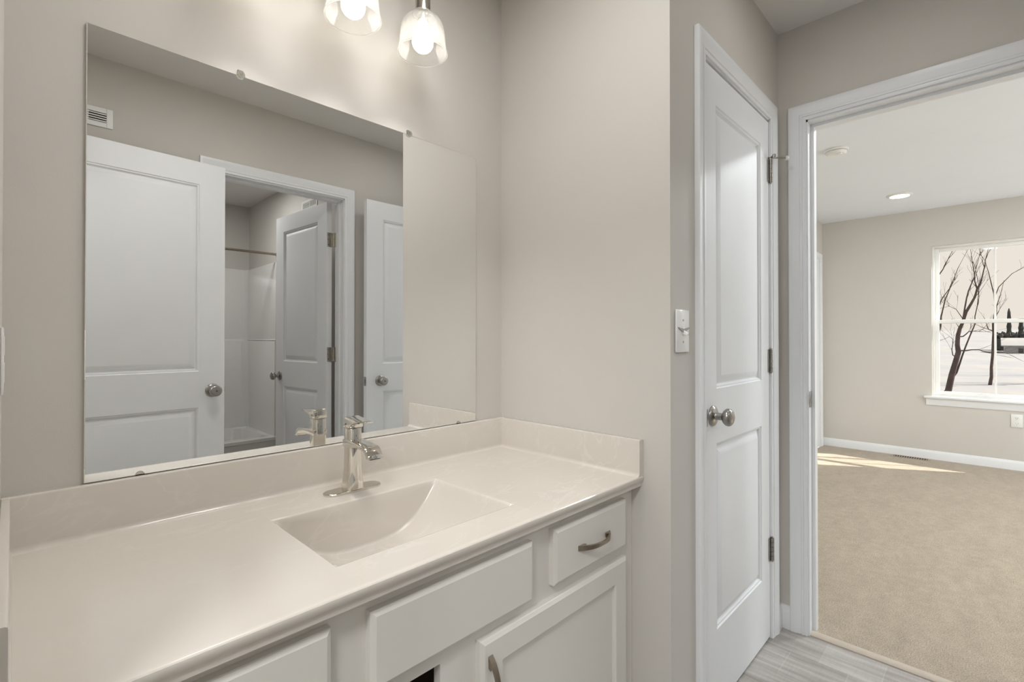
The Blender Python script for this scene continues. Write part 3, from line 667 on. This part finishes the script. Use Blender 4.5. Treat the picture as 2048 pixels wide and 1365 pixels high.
# spout: wide flat trough reaching out over the basin
SPT = [(0.0175, 0.1300), (-0.010, 0.1320), (-0.035, 0.1300), (-0.060, 0.1275), (-0.082, 0.1265), (-0.0945, 0.1245), (-0.1040, 0.1180), (-0.1105, 0.1080), (-0.1145, 0.0985),
       (-0.1025, 0.0980), (-0.0990, 0.1050), (-0.0930, 0.1110), (-0.0840, 0.1150), (-0.065, 0.1175), (-0.040, 0.1170), (-0.0185, 0.1120), (0.0175, 0.1120)]
MB().prism([(fy + y, ZC + z) for y, z in SPT], 'x', fx - 0.0200, fx + 0.0200, 0.0018).build('spout', M['polished'], fa, 30)
MB().box(fx - 0.014, fx + 0.014, fy - 0.1125, fy - 0.1045, ZC + 0.0965, ZC + 0.0985, 0.001, 1).build('outlet_slot', M['screw'], fa)
LV = [(0.0185, 0.1615), (-0.0185, 0.1615), (-0.0190, 0.1700), (-0.0400, 0.1755), (-0.0700, 0.1790), (-0.0705, 0.1815), (-0.0450, 0.1830), (-0.0180, 0.1865), (0.0060, 0.1890), (0.0175, 0.1870)]
lv = MB().prism([(fy + y, ZC + z) for y, z in LV], 'x', fx - 0.0190, fx + 0.0190, 0.0022).build('lever', M['polished'], fa, 30)
MB().cyl((fx - 0.0194, fy + 0.002, ZC + 0.171), 0.0022, 0.001, 'x', 12).build('set_screw', M['screw'], lv)

# ------------------------------------------------------------------ vanity light
vl = thing('vanity_light', (0.593, 0, 2.29), 'three lamp nickel wall light with ribbed clear glass shades above the mirror', 'wall light')
MB().box(0.483, 0.703, -0.022, -0.0005, 2.235, 2.345, 0.006).build('wall_plate', M['nickel'], vl)
MB().tube([(0.593, -0.02, 2.29), (0.593, -0.06, 2.29)], 0.011, 16).box(0.340, 0.846, -0.072, -0.050, 2.279, 2.301, 0.004).build('cross_bar', M['nickel'], vl)
LY = -0.130
SH = [(0.0220, 0.1135), (0.0290, 0.1135), (0.0308, 0.1105), (0.0318, 0.1065), (0.0420, 0.1015), (0.0520, 0.0930), (0.0585, 0.0810), (0.0620, 0.0660), (0.0636, 0.0480), (0.0642, 0.0320), (0.0650, 0.0260), (0.0675, 0.0120), (0.0692, 0.0035), (0.0697, 0.0010), (0.0687, 0.0),
      (0.0675, 0.0010), (0.0653, 0.0120), (0.0628, 0.0260), (0.0620, 0.0325), (0.0614, 0.0480), (0.0598, 0.0655), (0.0564, 0.0795), (0.0503, 0.0910), (0.0408, 0.0988), (0.0300, 0.1035), (0.0220, 0.1050), (0.0220, 0.1135)]
for lx in (0.3835, 0.6000, 0.8130):
    zr = 1.9935
    sk = MB().lathe([(0, 0.0940), (0.0165, 0.0940), (0.0165, 0.1137), (0.0255, 0.1137), (0.0255, 0.118), (0.0213, 0.119), (0.0213, 0.195), (0.0195, 0.198), (0, 0.198)], (lx, LY, zr), 'z', 28)
    sk.tube([(lx, LY, zr + 0.195), (lx, LY, zr + 0.262), (lx, LY + 0.010, zr + 0.284), (lx, LY + 0.030, zr + 0.295), (lx, -0.070, zr + 0.2965)], 0.006, 12)
    so = sk.build('lamp_socket', M['chrome'], vl, 40)
    sh = MB().lathe(SH, (lx, LY, zr), 'z', 56).build('glass_shade', M['shade_glass'], vl, 60)
    uv = sh.data.uv_layers.new(name='UVMap')
    for lo in sh.data.loops:
        co = sh.data.vertices[lo.vertex_index].co + Vector((0.593, 0, 2.29)) - Vector((lx, LY, zr))
        a = math.atan2(co.y, co.x) / (2 * PI); uv.data[lo.index].uv = (a * 4, co.z * 20)
    for p_ in sh.data.polygons:
        us = [uv.data[l].uv for l in p_.loop_indices]
        if max(u[0] for u in us) - min(u[0] for u in us) > 2:
            for l in p_.loop_indices:
                if uv.data[l].uv[0] < 0: uv.data[l].uv = (uv.data[l].uv[0] + 4, uv.data[l].uv[1])
    for r_, z_, w_ in ((0.0690, 0.0015, 0.0016), (0.0285, 0.1130, 0.0018)):
        tr = MB().lathe([(r_ + w_ * math.cos(2 * PI * k / 10), z_ + w_ * math.sin(2 * PI * k / 10)) for k in range(11)], (lx, LY, zr), 'z', 56); tr.build('shade_rim', M['shade_rim'], sh, 60)
    lamp('vanity_bulb_beam', 'SPOT', (lx, LY, zr - 0.006), 3.9, (1.0, 0.965, 0.91), DOWN, spot_size=math.radians(84), spot_blend=0.65, shadow_soft_size=0.03)
    bb = MB().lathe([(0, 0)] + [(0.030 * math.sin(a), 0.030 - 0.030 * math.cos(a)) for a in [PI * 0.66 * k / 14 for k in range(1, 15)]] , (lx, LY, zr + 0.0035), 'z', 28)
    bo = tag(bb.build('bulb', M['bulb'], vl, 60), 'glowing round bulb')
    MB().lathe([(0.0262, 0.0448), (0.0240, 0.056), (0.0180, 0.072), (0.0140, 0.082), (0.0140, 0.0925), (0, 0.0925)], (lx, LY, zr + 0.0035), 'z', 28).build('bulb_neck', M['white_plastic'], bo, 60)

# ------------------------------------------------------------------ switches, vents, outlet
sw = thing('light_switch', (1.318, YC, 1.2015), 'white toggle switch plate in shiny wrap beside the closet door frame', 'switch')
mb = MB().box(1.2780, 1.3585, YC - 0.0065, YC - 0.0005, 1.1415, 1.2620, 0.0035).build('plate', M['switch'], sw)
MB().box(1.3125, 1.3240, YC - 0.008, YC - 0.006, 1.189, 1.2135).prism([(YC - 0.0065, 1.205), (YC - 0.021, 1.196), (YC - 0.021, 1.190), (YC - 0.0065, 1.192)], 'x', 1.3142, 1.3222, 0.001).build('toggle', M['white_plastic'], sw)
tag(MB().prism([(1.284, 1.2120), (1.318, 1.2075), (1.3535, 1.2130), (1.350, 1.2085), (1.322, 1.1985), (1.314, 1.1985), (1.290, 1.2075)], 'y', YC - 0.0095, YC - 0.0062).build('wrap_fold', M['grey_film'], sw), 'grey fold in the wrap')
for z in (1.232, 1.171): MB().cyl((1.3182, YC - 0.0074, z), 0.0032, 0.001, 'y', 14).build('screw', M['nickel'], sw)
so = thing('power_outlet', (XL, -0.08, 1.14), 'white outlet plate on the left wall, cut by the picture edge', 'outlet')
MB().box(XL + 0.0002, XL + 0.0032, -0.145, -0.030, 1.090, 1.200, 0.001).build('plate', M['white_plastic'], so)
MB().box(XL + 0.003, XL + 0.0042, -0.105, -0.050, 1.152, 1.186, 0.0008, 1).box(XL + 0.003, XL + 0.0042, -0.105, -0.050, 1.106, 1.140, 0.0008, 1).build('socket_face', M['white_plastic'], so)
oo = thing('power_outlet', (BX1, -1.452, 0.442), 'white outlet plate low under the bedroom window', 'outlet')
MB().box(BX1 - 0.006, BX1 - 0.0005, -1.489, -1.415, 0.384, 0.500, 0.002).build('plate', M['white_plastic'], oo)
for z in (0.418, 0.466):
    f = MB().lathe([(0, 0), (0.0165, 0), (0.0165, 0.0015), (0, 0.0015)], (BX1 - 0.0076, -1.452, z), 'x', 24).build('socket_face', M['white_plastic'], oo)
    MB().box(BX1 - 0.0079, BX1 - 0.0075, -1.4595, -1.4575, z - 0.002, z + 0.007).box(BX1 - 0.0079, BX1 - 0.0075, -1.4465, -1.4445, z - 0.002, z + 0.006).cyl((BX1 - 0.0079, -1.452, z - 0.008), 0.0024, 0.0004, 'x', 10).build('slots', M['screw'], f)
def vent(loc, label, fn, w, h, bw, nl, div):
    """wall register: frame, dark duct, louvres, dividers; local u along wall, v up, n out of the wall"""
    r = thing('air_vent', loc, label, 'vent')
    def bx(mb, u0, u1, v0, v1, n0, n1, bev=0):
        a, b = fn(u0, v0, n0), fn(u1, v1, n1); mb.box(min(a[0], b[0]), max(a[0], b[0]), min(a[1], b[1]), max(a[1], b[1]), min(a[2], b[2]), max(a[2], b[2]), bev, 1)
    f = MB(); bx(f, 0, bw, 0, h, 0.0005, 0.006, 0.0015); bx(f, w - bw, w, 0, h, 0.0005, 0.006, 0.0015); bx(f, bw, w - bw, 0, bw, 0.0005, 0.006, 0.0015); bx(f, bw, w - bw, h - bw, h, 0.0005, 0.006, 0.0015)
    f.build('vent_frame', M['white_plastic'], r)
    d = MB(); bx(d, bw, w - bw, bw, h - bw, 0.0003, 0.0012); tag(d.build('duct', M['dark'], r), 'dark duct behind the slats')
    for k in range(nl):
        l = MB(); v = bw + (k + 0.5) * (h - 2 * bw) / nl; bx(l, bw, w - bw, v - 0.0022, v + 0.0022, 0.0014, 0.0045); l.build('slat', M['white_plastic'], r)
    for k in range(1, div):
        l = MB(); u = bw + k * (w - 2 * bw) / div; bx(l, u - 0.0018, u + 0.0018, bw, h - bw, 0.0012, 0.0052); l.build('divider', M['white_plastic'], r)
vent((0.16, YB, 2.126), 'white wall vent high above the entry door, at the mirror\'s left edge', lambda u, v, n: (0.011 + u, YB + n, 2.126 + v), 0.300, 0.087, 0.0225, 4, 4)
vent((TX1, -2.4555, 2.175), 'white wall vent above the tub room door, seen in the mirror', lambda u, v, n: (TX1 - n, -2.593 + u, 2.168 + v), 0.275, 0.080, 0.018, 5, 2)
fr = thing('floor_register', (6.165, -0.72, 0.004), 'tan slotted floor register in the carpet under the window', 'vent')
mb = MB().box(6.112, 6.127, -0.872, -0.568, 0.0035, 0.0072, 0.0008, 1).box(6.203, 6.218, -0.872, -0.568, 0.0035, 0.0072, 0.0008, 1).box(6.127, 6.203, -0.872, -0.850, 0.0035, 0.0072, 0.0008, 1).box(6.127, 6.203, -0.590, -0.568, 0.0035, 0.0072, 0.0008, 1)
mb.build('register_frame', M['register'], fr)
tag(MB().box(6.127, 6.203, -0.850, -0.590, 0.0042, 0.0056).build('duct', M['dark'], fr), 'dark slots')
for k in range(14):
    y = -0.850 + (k + 0.5) * 0.26 / 14; MB().box(6.127, 6.203, y - 0.0030, y + 0.0030, 0.0055, 0.0064).build('slat', M['register'], fr)

# ------------------------------------------------------------------ bedroom ceiling fittings
sm = thing('smoke_detector', (3.845, -0.555, H), 'white round smoke detector on the bedroom ceiling', 'smoke detector')
MB().lathe([(0, -0.0005), (0.070, -0.0005), (0.071, -0.008), (0.066, -0.013), (0.052, -0.014), (0, -0.014)], (3.845, -0.555, H), 'z', 40).build('base_ring', M['white_plastic'], sm)
tag(MB().lathe([(0, -0.0135), (0.0545, -0.0135), (0.0545, -0.0165), (0, -0.0165)], (3.845, -0.555, H), 'z', 40).build('sounder_gap', M['screw'], sm), 'thin dark slot')
MB().lathe([(0, -0.016), (0.060, -0.016), (0.059, -0.024), (0.050, -0.034), (0.030, -0.038), (0, -0.039)], (3.845, -0.555, H), 'z', 40).build('cover', M['white_plastic'], sm)
MB().lathe([(0, -0.038), (0.014, -0.0375), (0.013, -0.044), (0, -0.0445)], (3.818, -0.580, H), 'z', 24).build('test_button', M['white_plastic'], sm)
rl = thing('recessed_light', (5.455, -0.722, H), 'lit round recessed ceiling light near the bedroom window', 'ceiling light')
MB().lathe([(0.070, -0.0005), (0.094, -0.0005), (0.094, -0.004), (0.088, -0.009), (0.070, -0.0125), (0.068, -0.006)], (5.455, -0.722, H), 'z', 48).build('trim_ring', M['white_plastic'], rl)
tag(MB().lathe([(0, -0.0065), (0.069, -0.0065), (0.069, -0.011), (0.045, -0.0135), (0, -0.0145)], (5.455, -0.722, H), 'z', 48).build('lens', M['led'], rl), 'glowing white lens')

# ------------------------------------------------------------------ tub room
tu = thing('bathtub', (0.828, -3.45, 0), 'white bathtub in the alcove, low in the mirror', 'bathtub')
ux0, ux1, uy0, uy1, uz = TX0 + 0.003, TX1 - 0.003, TY0 + 0.003, -3.072, 0.345
vs = []; fs = []
def rr(x0, x1, y0, y1, r, z, n=8):
    out = []
    for cx, cy, a0 in ((x1 - r, y1 - r, 0), (x0 + r, y1 - r, PI / 2), (x0 + r, y0 + r, PI), (x1 - r, y0 + r, 1.5 * PI)):
        for k in range(n + 1): a = a0 + PI / 2 * k / n; out.append((cx + r * math.cos(a), cy + r * math.sin(a), z))
    return out
rings = [rr(ux0, ux1, uy0, uy1 - 0.012, 0.004, 0.0), rr(ux0, ux1, uy0, uy1 - 0.012, 0.004, uz - 0.035), rr(ux0, ux1, uy0, uy1, 0.006, uz - 0.030), rr(ux0, ux1, uy0, uy1, 0.008, uz - 0.006), rr(ux0 + 0.006, ux1 - 0.006, uy0 + 0.006, uy1 - 0.006, 0.012, uz),
         rr(ux0 + 0.07, ux1 - 0.07, uy0 + 0.06, uy1 - 0.075, 0.10, uz), rr(ux0 + 0.078, ux1 - 0.078, uy0 + 0.068, uy1 - 0.083, 0.10, uz - 0.008), rr(ux0 + 0.14, ux1 - 0.12, uy0 + 0.10, uy1 - 0.115, 0.11, 0.08), rr(ux0 + 0.20, ux1 - 0.18, uy0 + 0.14, uy1 - 0.155, 0.10, 0.05)]
n = len(rings[0])
for r_ in rings: vs += r_
for i in range(len(rings) - 1): fs += [(i * n + k, i * n + (k + 1) % n, (i + 1) * n + (k + 1) % n, (i + 1) * n + k) for k in range(n)]
fs += [tuple(range(n)), tuple((len(rings) - 1) * n + k for k in range(n))]
MB().poly(vs, fs).build('tub_shell', M['tub'], tu, 40)
su = thing('tub_surround', (0.828, TY0 + 0.3, uz), 'glossy white moulded tub surround with a ledge, behind the tub', 'tub surround')
def surround_profile(off0, off1, c):
    zl, zt = 1.160, 1.833
    return [(0, uz), (off0, uz), (off0, zl - 0.012), (off0 - 0.004, zl - 0.003), (off0 - 0.012, zl), (off1 + 0.008, zl), (off1, zl + 0.008), (off1, zt - 0.012), (off1 - 0.003, zt - 0.004), (off1 - 0.009, zt), (0, zt)]
pb = surround_profile(0.060, 0.022, 0)
MB().prism([(TY0 + 0.001 + a, z) for a, z in pb], 'x', ux0, ux1).build('back_panel', M['tub'], su)
ps = surround_profile(0.030, 0.022, 0)
MB().prism([(TX1 - 0.001 - a, z) for a, z in ps], 'y', TY0 + 0.06, uy1 - 0.01).build('side_panel', M['tub'], su)
MB().prism([(TX0 + 0.001 + a, z) for a, z in ps], 'y', TY0 + 0.06, uy1 - 0.01).build('side_panel', M['tub'], su)
for z0, z1, ob, osd in ((uz, 1.155, 0.060, 0.030), (1.160, 1.825, 0.022, 0.022)):
    cx_, cy_, rc = TX1 - osd - 0.001, TY0 + ob + 0.001, 0.055
    pl = [(cx_ + 0.004, cy_ - 0.004)] + [(cx_ - rc + rc * math.cos(a), cy_ + rc + rc * math.sin(a)) for a in [-PI / 2 + PI / 2 * k / 10 for k in range(11)]]
    MB().prism(pl, 'z', z0, z1).build('corner_cove', M['tub'], su, 50)
cr = thing('shower_rod', (0.828, -3.075, 1.893), 'bronze grey shower curtain rod above the tub', 'curtain rod')
MB().tube([(TX0 + 0.01, -3.075, 1.893), (1.1, -3.075, 1.893)], 0.0125, 20).tube([(1.05, -3.075, 1.893), (TX1 - 0.01, -3.075, 1.893)], 0.0105, 20).build('rod', M['bronze'], cr, 60)
for x0, x1 in ((TX0 + 0.0005, TX0 + 0.018), (TX1 - 0.018, TX1 - 0.0005)):
    MB().lathe([(0, 0), (0.026, 0), (0.026, x1 - x0), (0, x1 - x0)], (x0, -3.075, 1.893), 'x', 28).build('end_flange', M['bronze'], cr, 40)

# ------------------------------------------------------------------ winter yard
def gz(x, y): return -0.95 + 0.0252 * min(x, 200) + 0.05 * math.sin(x * 0.35 + y * 0.2) + 0.04 * math.sin(y * 0.5 - x * 0.13)
vs = []; fs = []; nx, ny = 70, 70
for i in range(nx):
    for j in range(ny):
        x = 6.45 + 150 * (i / (nx - 1)) ** 2; y = -75 + 130 * j / (ny - 1); vs.append((x, y, gz(x, y)))
for i in range(nx - 1):
    for j in range(ny - 1): fs.append((i * ny + j, (i + 1) * ny + j, (i + 1) * ny + j + 1, i * ny + j + 1))
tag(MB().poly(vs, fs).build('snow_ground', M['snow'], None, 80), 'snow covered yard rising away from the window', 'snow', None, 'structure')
def twigs(mb, path, rad, rng, depth, n, spread=0.5):
    pts = [Vector(p) for p in path]
    for _ in range(n):
        i = rng.randrange(max(1, len(pts) // 3), len(pts)); p = pts[i]; d = (pts[i] - pts[i - 1]).normalized()
        d = (d + Vector((rng.uniform(-1, 1), rng.uniform(-1, 1), rng.uniform(-0.25, 0.8))) * spread).normalized()
        L = rng.uniform(0.25, 0.8) * (0.8 if depth else 0.5); r = rad * rng.uniform(0.25, 0.45); q = [p]; k = 5
        for s_ in range(k):
            d = (d + Vector((rng.uniform(-1, 1), rng.uniform(-1, 1), rng.uniform(-0.4, 0.7))) * 0.22).normalized(); q.append(q[-1] + d * L / k)
        mb.tube(q, [max(0.0025, 0.6 * r * (1 - 0.8 * s_ / k)) for s_ in range(k + 1)], 5)
        if depth: twigs(mb, q, r, rng, depth - 1, 2, 0.7)
def tree(label, base, trunk, r0, branches, seed, depth=1, ntw=10):
    rng = random.Random(seed)
    t = thing('bare_tree', base, label, 'tree')
    n = len(trunk); m = MB(); pts = [base] + trunk
    m.tube(pts, [max(0.006, r0 * (1 - 0.97 * i / n) ** 1.5) for i in range(n + 1)], 10); twigs(m, trunk, r0 * 0.5, rng, depth, ntw); m.build('trunk', M['bark'], t, 60)
    for path, r in branches:
        b = MB()
        j = [(p[0] + (rng.uniform(-0.02, 0.02) + 0.10 * i / len(path) * (1 if seed % 2 else -1) if i else 0), p[1], p[2]) for i, p in enumerate(path)]
        b.tube(j, [max(0.004, 0.72 * r * (1 - 0.8 * i / (len(j) - 1))) for i in range(len(j))], 7); twigs(b, j, r, rng, depth, ntw)
        b.build('branch', M['bark'], t, 60)
X = lambda x, l: [(x, a, b) for a, b in l]
tree('leaning bare tree at the left of the window, thickest trunk', (19, -0.30, gz(19, -0.3) - 0.1),
     X(19, [(-0.42, -0.35), (-0.5, 0.12), (-0.58, 0.48), (-0.64, 0.77), (-0.62, 0.98), (-0.63, 1.22), (-0.67, 1.43), (-0.72, 1.57), (-0.81, 1.92), (-0.91, 2.14), (-0.99, 2.33), (-1.04, 2.56), (-1.11, 2.73), (-1.15, 2.93), (-1.19, 3.16), (-1.21, 3.36), (-1.26, 3.6), (-1.3, 3.9), (-1.34, 4.6), (-1.4, 5.4)]), 0.088,
     [(X(19, [(-0.47, -0.1), (-0.51, 0.01), (-0.6, 0.18), (-0.67, 0.45), (-0.72, 0.66), (-0.8, 0.95), (-0.88, 1.22), (-0.95, 1.44), (-0.99, 1.57), (-0.99, 1.79), (-1.04, 2.08), (-1.06, 2.33), (-1.08, 2.6), (-1.0, 3.2)]), 0.040),
      (X(19, [(-0.72, 1.57), (-0.76, 1.83), (-0.78, 2.01), (-0.82, 2.31), (-0.86, 2.52), (-0.92, 2.71), (-0.98, 2.9), (-1.0, 3.05), (-1.02, 3.14), (-1.09, 3.5)]), 0.034),
      (X(19, [(-1.04, 2.56), (-0.99, 2.79), (-0.98, 3.04), (-0.95, 3.27), (-0.9, 3.8)]), 0.028),
      (X(19, [(-0.65, 1.21), (-0.74, 1.22), (-0.81, 1.29), (-0.86, 1.36), (-0.96, 1.37), (-1.06, 1.36), (-1.14, 1.41), (-1.23, 1.35)]), 0.026),
      (X(19, [(-0.63, 0.81), (-0.79, 0.81), (-0.91, 0.84), (-1.06, 0.85), (-1.15, 0.8), (-1.31, 0.78), (-1.54, 0.78), (-1.67, 0.72)]), 0.028),
      (X(19, [(-0.60, 0.61), (-0.52, 0.68), (-0.5, 0.84), (-0.52, 1.0), (-0.53, 1.13), (-0.45, 1.22), (-0.37, 1.16)]), 0.022),
      (X(19, [(-0.75, 1.7), (-0.6, 2.0), (-0.45, 2.1), (-0.25, 2.05)]), 0.016)], 3, 1, 7)
tree('slim bare tree behind the window divider', (22, -1.24, gz(22, -1.24) - 0.1),
     X(22, [(-1.28, -0.37), (-1.32, -0.08), (-1.32, 0.22), (-1.35, 0.62), (-1.36, 1.02), (-1.37, 1.32), (-1.36, 1.62), (-1.42, 2.09), (-1.39, 2.59), (-1.33, 2.93), (-1.27, 3.3), (-1.23, 3.48), (-1.18, 3.71), (-1.1, 3.86), (-1.04, 4.3), (-0.95, 5.2)]), 0.056,
     [(X(22, [(-1.37, 1.32), (-1.38, 1.68), (-1.44, 1.89), (-1.45, 2.2), (-1.48, 2.32), (-1.54, 2.56), (-1.62, 3.0)]), 0.032),
      (X(22, [(-1.40, 2.45), (-1.5, 2.8), (-1.8, 3.2), (-2.1, 3.4), (-2.4, 3.5)]), 0.02),
      (X(22, [(-1.36, 1.4), (-1.26, 1.45), (-1.2, 1.7)]), 0.03)], 6, 1, 4)
tree('far bare tree with split stems at the window\'s left edge', (26, 0.40, gz(26, 0.40) - 0.1),
     X(26, [(0.36, 0.2), (0.30, 0.8), (0.19, 1.35), (0.12, 1.63), (0.1, 2.02), (-0.02, 2.68), (-0.26, 3.43), (-0.41, 3.93), (-0.48, 4.1), (-0.73, 4.7), (-0.9, 5.6)]), 0.06,
     [(X(26, [(0.20, 1.35), (0.24, 2.0), (0.21, 2.34), (0.07, 2.75), (-0.15, 3.14), (-0.3, 3.45)]), 0.05),
      (X(26, [(0.13, 1.7), (0.25, 2.6), (0.2, 3.64), (0.04, 3.92), (-0.11, 4.31), (-0.31, 4.8)]), 0.05)], 9, 1, 7)
tree('bare tree out of the picture beside the house', (8.82, -5.69, gz(8.8, -5.7) - 0.1), [(8.82, -5.69, 1), (8.82, -5.69, 3), (8.82, -5.69, 5), (8.85, -5.7, 7), (8.9, -5.75, 9)], 0.075, [], 12, 1, 3)
for sx, sy in ((25, -6.2), (29, -7.4), (34, -9.5)):
    tree({25: 'near bare tree hidden behind the right side of the window wall', 29: 'middle bare tree outside, right of the shed', 34: 'farthest bare tree outside, just right of the shed roof'}[sx], (sx, sy, gz(sx, sy) - 0.1), [(sx, sy + 0.1 * k, 1.6 * k) for k in range(1, 6)], 0.11,
         [([(sx, sy + 0.15, 2.5), (sx + 0.2, sy + 0.6, 3.6), (sx, sy + 1.2, 4.6), (sx, sy + 1.5, 6)], 0.05), ([(sx, sy + 0.2, 3.2), (sx + 0.1, sy - 0.5, 4.2), (sx, sy - 1.0, 5.6)], 0.05)], int(sx), 1, 7)
# shed with a snowy roof
sd = thing('shed', (46.5, -4.3, gz(45, -3)), 'low pale shed with a snow covered roof beyond the yard', 'shed')
MB().box(45, 48.5, -7.0, -1.98, 0.0, 0.74).build('wall', M['shed_wall'], sd)
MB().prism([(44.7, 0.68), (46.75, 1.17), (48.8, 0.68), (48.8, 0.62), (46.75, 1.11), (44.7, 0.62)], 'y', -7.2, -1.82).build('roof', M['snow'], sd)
MB().box(44.97, 45.02, -2.82, -2.60, 0.22, 0.49).build('shed_window', M['shed_glass'], sd)
# dark evergreens behind the shed
def conifer(loc, h, r, label, seed, blunt=False):
    rng = random.Random(seed); m = MB(); n = 26; prof = []
    for k in range(13):
        u = k / 12; prof.append((r * ((1 - u) ** (0.35 if blunt else 0.8)) * (1 if k % 2 else 0.82) + 0.01, h * u))
    m.lathe(prof, loc, 'z', n)
    for v in m.bm.verts: v.co += Vector((rng.uniform(-1, 1), rng.uniform(-1, 1), rng.uniform(-1, 1))) * r * 0.09
    return tag(m.build('evergreen_tree', M['evergreen'], None, 0), label, 'tree')
conifer((52, -2.33, gz(52, -2.3) - 0.1), 3.2, 0.17, 'slim dark evergreen with a pointed top behind the shed', 1, True)
conifer((52, -2.95, gz(52, -2.9) - 0.1), 2.3, 0.22, 'shorter dark evergreen at the right behind the shed', 2, True)
rng = random.Random(4); m = MB()
for k in range(60):
    y = -1.62 - 5.2 * k / 59; r = rng.uniform(0.12, 0.2)
    m.lathe([(0.02, 0), (r, 0.12), (r * 1.05, 0.3), (r * 0.7, 0.42), (0.02, 0.5 + rng.uniform(-0.05, 0.12))], (51 + rng.uniform(-0.3, 0.3), y, gz(51, y) + 0.82 - 0.02), 'z', 9)
    m.lathe([(0.02, 0), (r, 0.12), (r, 0.9)], (51 + rng.uniform(-0.3, 0.3), y, gz(51, y) - 0.05), 'z', 9)
for v in m.bm.verts: v.co += Vector((rng.uniform(-1, 1), rng.uniform(-1, 1), rng.uniform(-1, 1))) * 0.03
tag(m.build('evergreen_hedge', M['evergreen'], None, 0), 'dark hedge row behind the shed roof', 'hedge', None, None)
